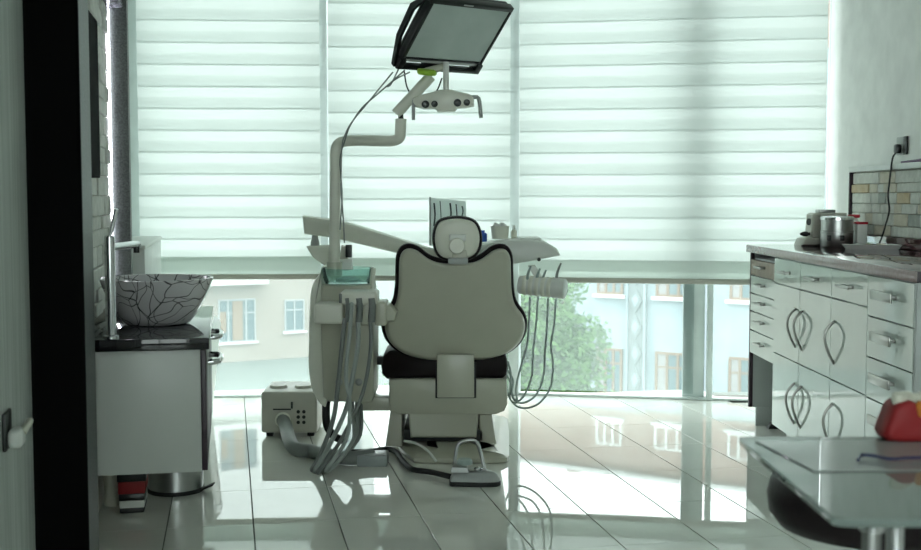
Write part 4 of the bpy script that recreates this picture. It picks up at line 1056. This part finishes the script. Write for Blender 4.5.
# teeth model
tm = G(914, 443, TZ); tm = Vector((tm.x, tm.y + 0.02, TZ + 0.0028))
te = thing('tooth_model', tm, 'red gum dental model with cream teeth on the glass table', 'dental model')
k = tm.y / FP
go = [(-0.042, 0.0), (0.05, 0.0), (0.05, 0.028), (0.028, 0.027), (0.014, 0.038), (0.006, 0.060), (-0.012, 0.066), (-0.030, 0.058), (-0.038, 0.040)]
go = [(p.x, p.y) for p in smooth_closed([(x, z, 0) for x, z in go], 3)]
MB().slab(go, lambda u, v, n: tm + Vector((u, n, max(0, v))), [(0.008, -0.026), (0.002, -0.022), (0, -0.014), (0, 0.03), (0.01, 0.038)]).build('gum', 'red', te, 60)
for dx, dz, dy, r in ((-0.020, 0.068, -0.004, 0.013), (-0.004, 0.066, 0.010, 0.014), (0.012, 0.062, 0.016, 0.014), (0.028, 0.064, 0.014, 0.015), (0.027, 0.036, -0.020, 0.012), (0.046, 0.058, 0.006, 0.013)):
    MB().lathe([(0, -r * 1.2), (r * 0.7, -r), (r, -r * 0.1), (r * 0.95, r * 0.5), (r * 0.5, r * 0.75), (0, r * 0.6)], tm + Vector((dx, dy, dz)), 12).build('tooth', 'tooth', te)
MB().lathe([(0, -0.014), (0.012, -0.01), (0.015, 0.004), (0.009, 0.014), (0, 0.016)], tm + Vector((0.014, -0.020, 0.052)), 14).build('inlay', 'orange', te)
# stool under the table
sc = Vector((0.755, 2.14, 0))
sl = thing('work_stool', sc, 'black padded round stool pushed under the glass table', 'stool')
MB().lathe([(0, 0.536), (0.13, 0.536), (0.165, 0.546), (0.182, 0.568), (0.186, 0.598), (0.180, 0.624), (0.160, 0.638), (0.08, 0.642), (0, 0.642)], sc, 40).build('seat', 'upholstery', sl, 70)
MB().lathe([(0, 0.10), (0.026, 0.10), (0.026, 0.36), (0.016, 0.362), (0.016, 0.535), (0, 0.535)], sc, 20).build('gas_column', 'steel', sl)
for k in range(5):
    an = 2 * math.pi * k / 5 + 0.9
    dr = Vector((math.cos(an), math.sin(an), 0))
    lg = MB().tube([sc + Vector((0, 0, 0.12)), sc + dr * 0.22 + Vector((0, 0, 0.075))], 0.017, 10, taper=0.012).build('leg', 'black_plastic', sl)
    MB().lathe([(0, -0.014), (0.026, -0.014), (0.028, -0.008), (0.028, 0.008), (0.026, 0.014), (0, 0.014)], sc + dr * 0.22 + Vector((0, 0, 0.0285)), 16, (-dr.y, dr.x, 0)).build('caster', 'rubber_black', lg)
    MB().tube([sc + dr * 0.22 + Vector((0, 0, 0.05)), sc + dr * 0.22 + Vector((0, 0, 0.078))], 0.008, 8).build('caster_stem', 'steel', lg)

# ------------------------------------------------------------------ outside
GZ = CAMZ - 8.0
gr = MB().box((-60, 9.0, GZ - 0.3), (60, 140, GZ)).build('ground', 'asphalt', kind='structure')
class Face:
    """a far facade: s along it, n outwards to the camera side"""
    def __init__(s, p, d):
        s.o = Vector((*p, 0)); s.d = Vector((*d, 0)).normalized(); s.n = Vector((s.d.y, -s.d.x, 0))
    def at(s, v): return s.o + s.d * v.x + s.n * v.y + Vector((0, 0, v.z))
    def s_of(s, px):
        u = (px - 460.5) / FP
        return (u * s.o.y - s.o.x) / (s.d.x - u * s.d.y)
    def z_of(s, px, py):
        ss = s.s_of(px); return P(px, py, (s.o + s.d * ss).y).z
def far_window(fc_, s0, s1, z0, z1, parent, frame='far_frame', pane='far_pane', nm=2, curtain=False):
    w = MB(); e = 0.07
    w.box((s0, 0.0, z0), (s1, 0.06, z0 + e), fn=fc_.at); w.box((s0, 0.0, z1 - e), (s1, 0.06, z1), fn=fc_.at)
    for k in range(nm + 1):
        x = s0 + (s1 - s0 - e) * k / nm
        w.box((x, 0.0, z0 + e), (x + e, 0.06, z1 - e), fn=fc_.at)
    w.box((s0 + e, 0.0, z0 + (z1 - z0) * 0.66), (s1 - e, 0.05, z0 + (z1 - z0) * 0.66 + e * 0.8), fn=fc_.at)
    o = w.build('window', frame, parent)
    for k in range(nm):
        x0_ = s0 + (s1 - s0 - e) * k / nm + e; x1_ = s0 + (s1 - s0 - e) * (k + 1) / nm
        MB().box((x0_, 0.004, z0 + e), (x1_, 0.02, z1 - e), fn=fc_.at).build('pane', 'far_curtain' if (curtain and k == 0) else pane, o)
    MB().box((s0 - 0.1, 0.0, z0 - 0.10), (s1 + 0.1, 0.14, z0 - 0.001), fn=fc_.at).build('sill', 'facade_white', parent)
    return o
# cream building far on the left
fa_ = Face((-10.0, 57.5), (1, 0.53))
sl0, sl1 = -15.0, fa_.s_of(373)
bl = thing('apartment_building', fa_.at(Vector((0, 0, GZ))), 'cream apartment building seen beside the washbasin', 'building')
MB().box((sl0, -9, GZ), (sl1, 0.0, 2.4), fn=fa_.at).build('wall', 'facade_cream', bl)
MB().box((sl0, -9, 2.4), (sl1, 0.0, 18.0), fn=fa_.at).build('upper_wall', 'facade_white', bl)  # storeys hidden by the blinds, whitened to brighten the floor reflection
MB().box((sl0 - 0.3, -9.3, 18.0), (sl1 + 0.3, 0.4, 18.4), fn=fa_.at).build('roof', 'facade_brown', bl)
def fwin(px0, px1, py0, py1, **kw):
    return (fa_.s_of(px0), fa_.s_of(px1), fa_.z_of((px0 + px1) / 2, py1), fa_.z_of((px0 + px1) / 2, py0))
w1 = fwin(283.5, 303.5, 299.5, 331); w2 = fwin(216, 254.5, 299, 342)
for dz in (-0.0, 3.2, 6.4, 9.6, 12.8, 16.0):
    if dz < 17:
        far_window(fa_, w1[0], w1[1], w1[2] + dz, w1[3] + dz, bl, 'far_frame_grey', nm=2)
        far_window(fa_, w1[0] + 3.0, w1[1] + 3.0, w1[2] + dz, w1[3] + dz, bl, 'far_frame_grey', nm=2)
        wv = far_window(fa_, w2[0] + 0.05, w2[1], w2[2] + dz, w2[3] + dz, bl, 'far_frame_grey', nm=4)
        MB().box((w2[0] + 0.75, 0.03, w2[2] + dz + 0.1), (w2[0] + 1.25, 0.075, w2[3] + dz - 0.1), fn=fa_.at).build('shutter', 'far_door', wv)
        MB().box((w2[0] + 0.12, 0.03, w2[2] + dz + 0.5), (w2[0] + 0.42, 0.075, w2[3] + dz - 0.6), fn=fa_.at).build('shutter', 'far_door', wv)
    if 0 < dz < 17:
        MB().box((w2[0] - 1.2, 0.0, w2[2] + dz - 0.35), (w2[1] + 0.4, 0.9, w2[2] + dz - 0.12), fn=fa_.at).build('balcony', 'facade_white', bl)
# blue grey building on the right
fb = Face((P(675, 197, 33).x, 33.0), (1, -0.6))
br0, br1 = fb.s_of(425), fb.s_of(880)
bb2 = thing('stucco_building', fb.at(Vector((0, 0, GZ))), 'blue grey stucco building with a patterned pilaster behind the tree', 'building')
MB().box((br0, -9, GZ), (br1, 0.0, 5.0), fn=fb.at).build('wall', 'facade_blue', bb2)
MB().box((br0, -9, 5.0), (br1, 0.05, 6.75), fn=fb.at).build('upper_wall', 'facade_brown', bb2)
MB().box((br0 - 0.3, -9.3, 6.75), (br1 + 0.3, 0.25, 6.87), fn=fb.at).build('roof', 'facade_white', bb2)
for sx in (-5.0, 1.2, 2.6):
    MB().box((sx, -4, 6.87), (sx + 0.45, -3.5, 7.9), fn=fb.at).build('chimney', 'facade_brown', bb2)
# pilaster with raised diamonds
p0, p1 = fb.s_of(629), fb.s_of(648)
pil = MB().box((p0, 0.0, GZ), (p1, 0.12, 5.0), fn=fb.at).build('pilaster', 'facade_relief', bb2)
for sx in (p0, p1 - 0.05): MB().box((sx, 0.12, GZ), (sx + 0.05, 0.18, 5.0), fn=fb.at).build('border', 'facade_blue', pil)
zz = -5.2; wmid = (p0 + p1) / 2; hw = (p1 - p0) * 0.34
while zz < 1.0:
    for k_, mtl in ((1.0, 'facade_relief'), (0.55, 'facade_blue')):
        MB().slab([(wmid - hw * k_, zz + 0.38), (wmid, zz + 0.38 - 0.36 * k_), (wmid + hw * k_, zz + 0.38), (wmid, zz + 0.38 + 0.36 * k_)], lambda u, v, n: fb.at(Vector((u, n, v))), [(0, 0.12), (0, 0.17 if k_ == 1.0 else 0.2)]).build('diamond', mtl, pil)
    zz += 0.76
wr = ((598, 624), (657, 692), (731, 764))
zrow2t = fb.z_of(675, 352.5); zrow1b = fb.z_of(675, 297)
for pa_, pb2 in wr:
    s0_, s1_ = fb.s_of(pa_), fb.s_of(pb2)
    for kf, (za, zb2) in enumerate(((zrow2t - 1.35, zrow2t), (zrow1b, zrow1b + 1.4), (zrow1b + 2.8, zrow1b + 4.0), (zrow1b + 5.1, zrow1b + 6.2), (zrow1b + 6.95, zrow1b + 7.7))):
        far_window(fb, s0_, s1_, za, zb2, bb2, 'far_frame' if kf < 4 else 'facade_white', nm=3, curtain=True)
# tree between
tp = Vector(((505 - 460.5) / FP * 25.0, 25.0, GZ))
tr_ = thing('leafy_tree', tp, 'bright green leafy tree outside the window behind the handpieces', 'tree')
trunk = MB().tube([tp, tp + Vector((0.1, 0, 2.0)), tp + Vector((0.0, 0.1, 3.6)), tp + Vector((0.2, 0, 5.4))], 0.22, 10, 4, taper=0.07)
for k in range(7):
    an = k * 0.9; zz = 2.6 + 0.35 * k
    trunk.tube([tp + Vector((0.05, 0, zz)), tp + Vector((math.cos(an) * 0.9, math.sin(an) * 0.9, zz + 0.7)), tp + Vector((math.cos(an) * 1.8, math.sin(an) * 1.8, zz + 1.2))], 0.08, 7, 3, taper=0.02)
trunk.build('trunk', 'bark', tr_)
def crown(name, m, n, seed):
    rg = random.Random(seed); verts = []; faces = []
    blobs = [(Vector((rg.uniform(-2.0, 1.75), rg.uniform(-1.6, 1.6), rg.uniform(2.2, 6.6))), rg.uniform(0.5, 0.95)) for _ in range(46)]
    for i in range(n):
        c, r = blobs[rg.randrange(len(blobs))]
        d = Vector((rg.gauss(0, 1), rg.gauss(0, 1), rg.gauss(0, 1))).normalized()
        p = c + d * r * rg.uniform(0.6, 1.05)
        u = Vector((rg.gauss(0, 1), rg.gauss(0, 1), rg.gauss(0, 0.6))).normalized(); w = u.cross(d + Vector((0.01, 0.02, 0.3))).normalized()
        s = rg.uniform(0.05, 0.10); b = len(verts)
        verts += [p - u * s, p + w * s * 0.5, p + u * s, p - w * s * 0.5]; faces.append((b, b + 1, b + 2, b + 3))
    me = bpy.data.meshes.new(name); me.from_pydata([tuple(v) for v in verts], [], faces); me.materials.append(MATS[m])
    o = bpy.data.objects.new(name, me); C.objects.link(o); o.parent = tr_; o['kind'] = 'stuff'
crown('foliage', 'leaf', 26000, 3)
crown('foliage', 'leaf_pale', 26000, 3)
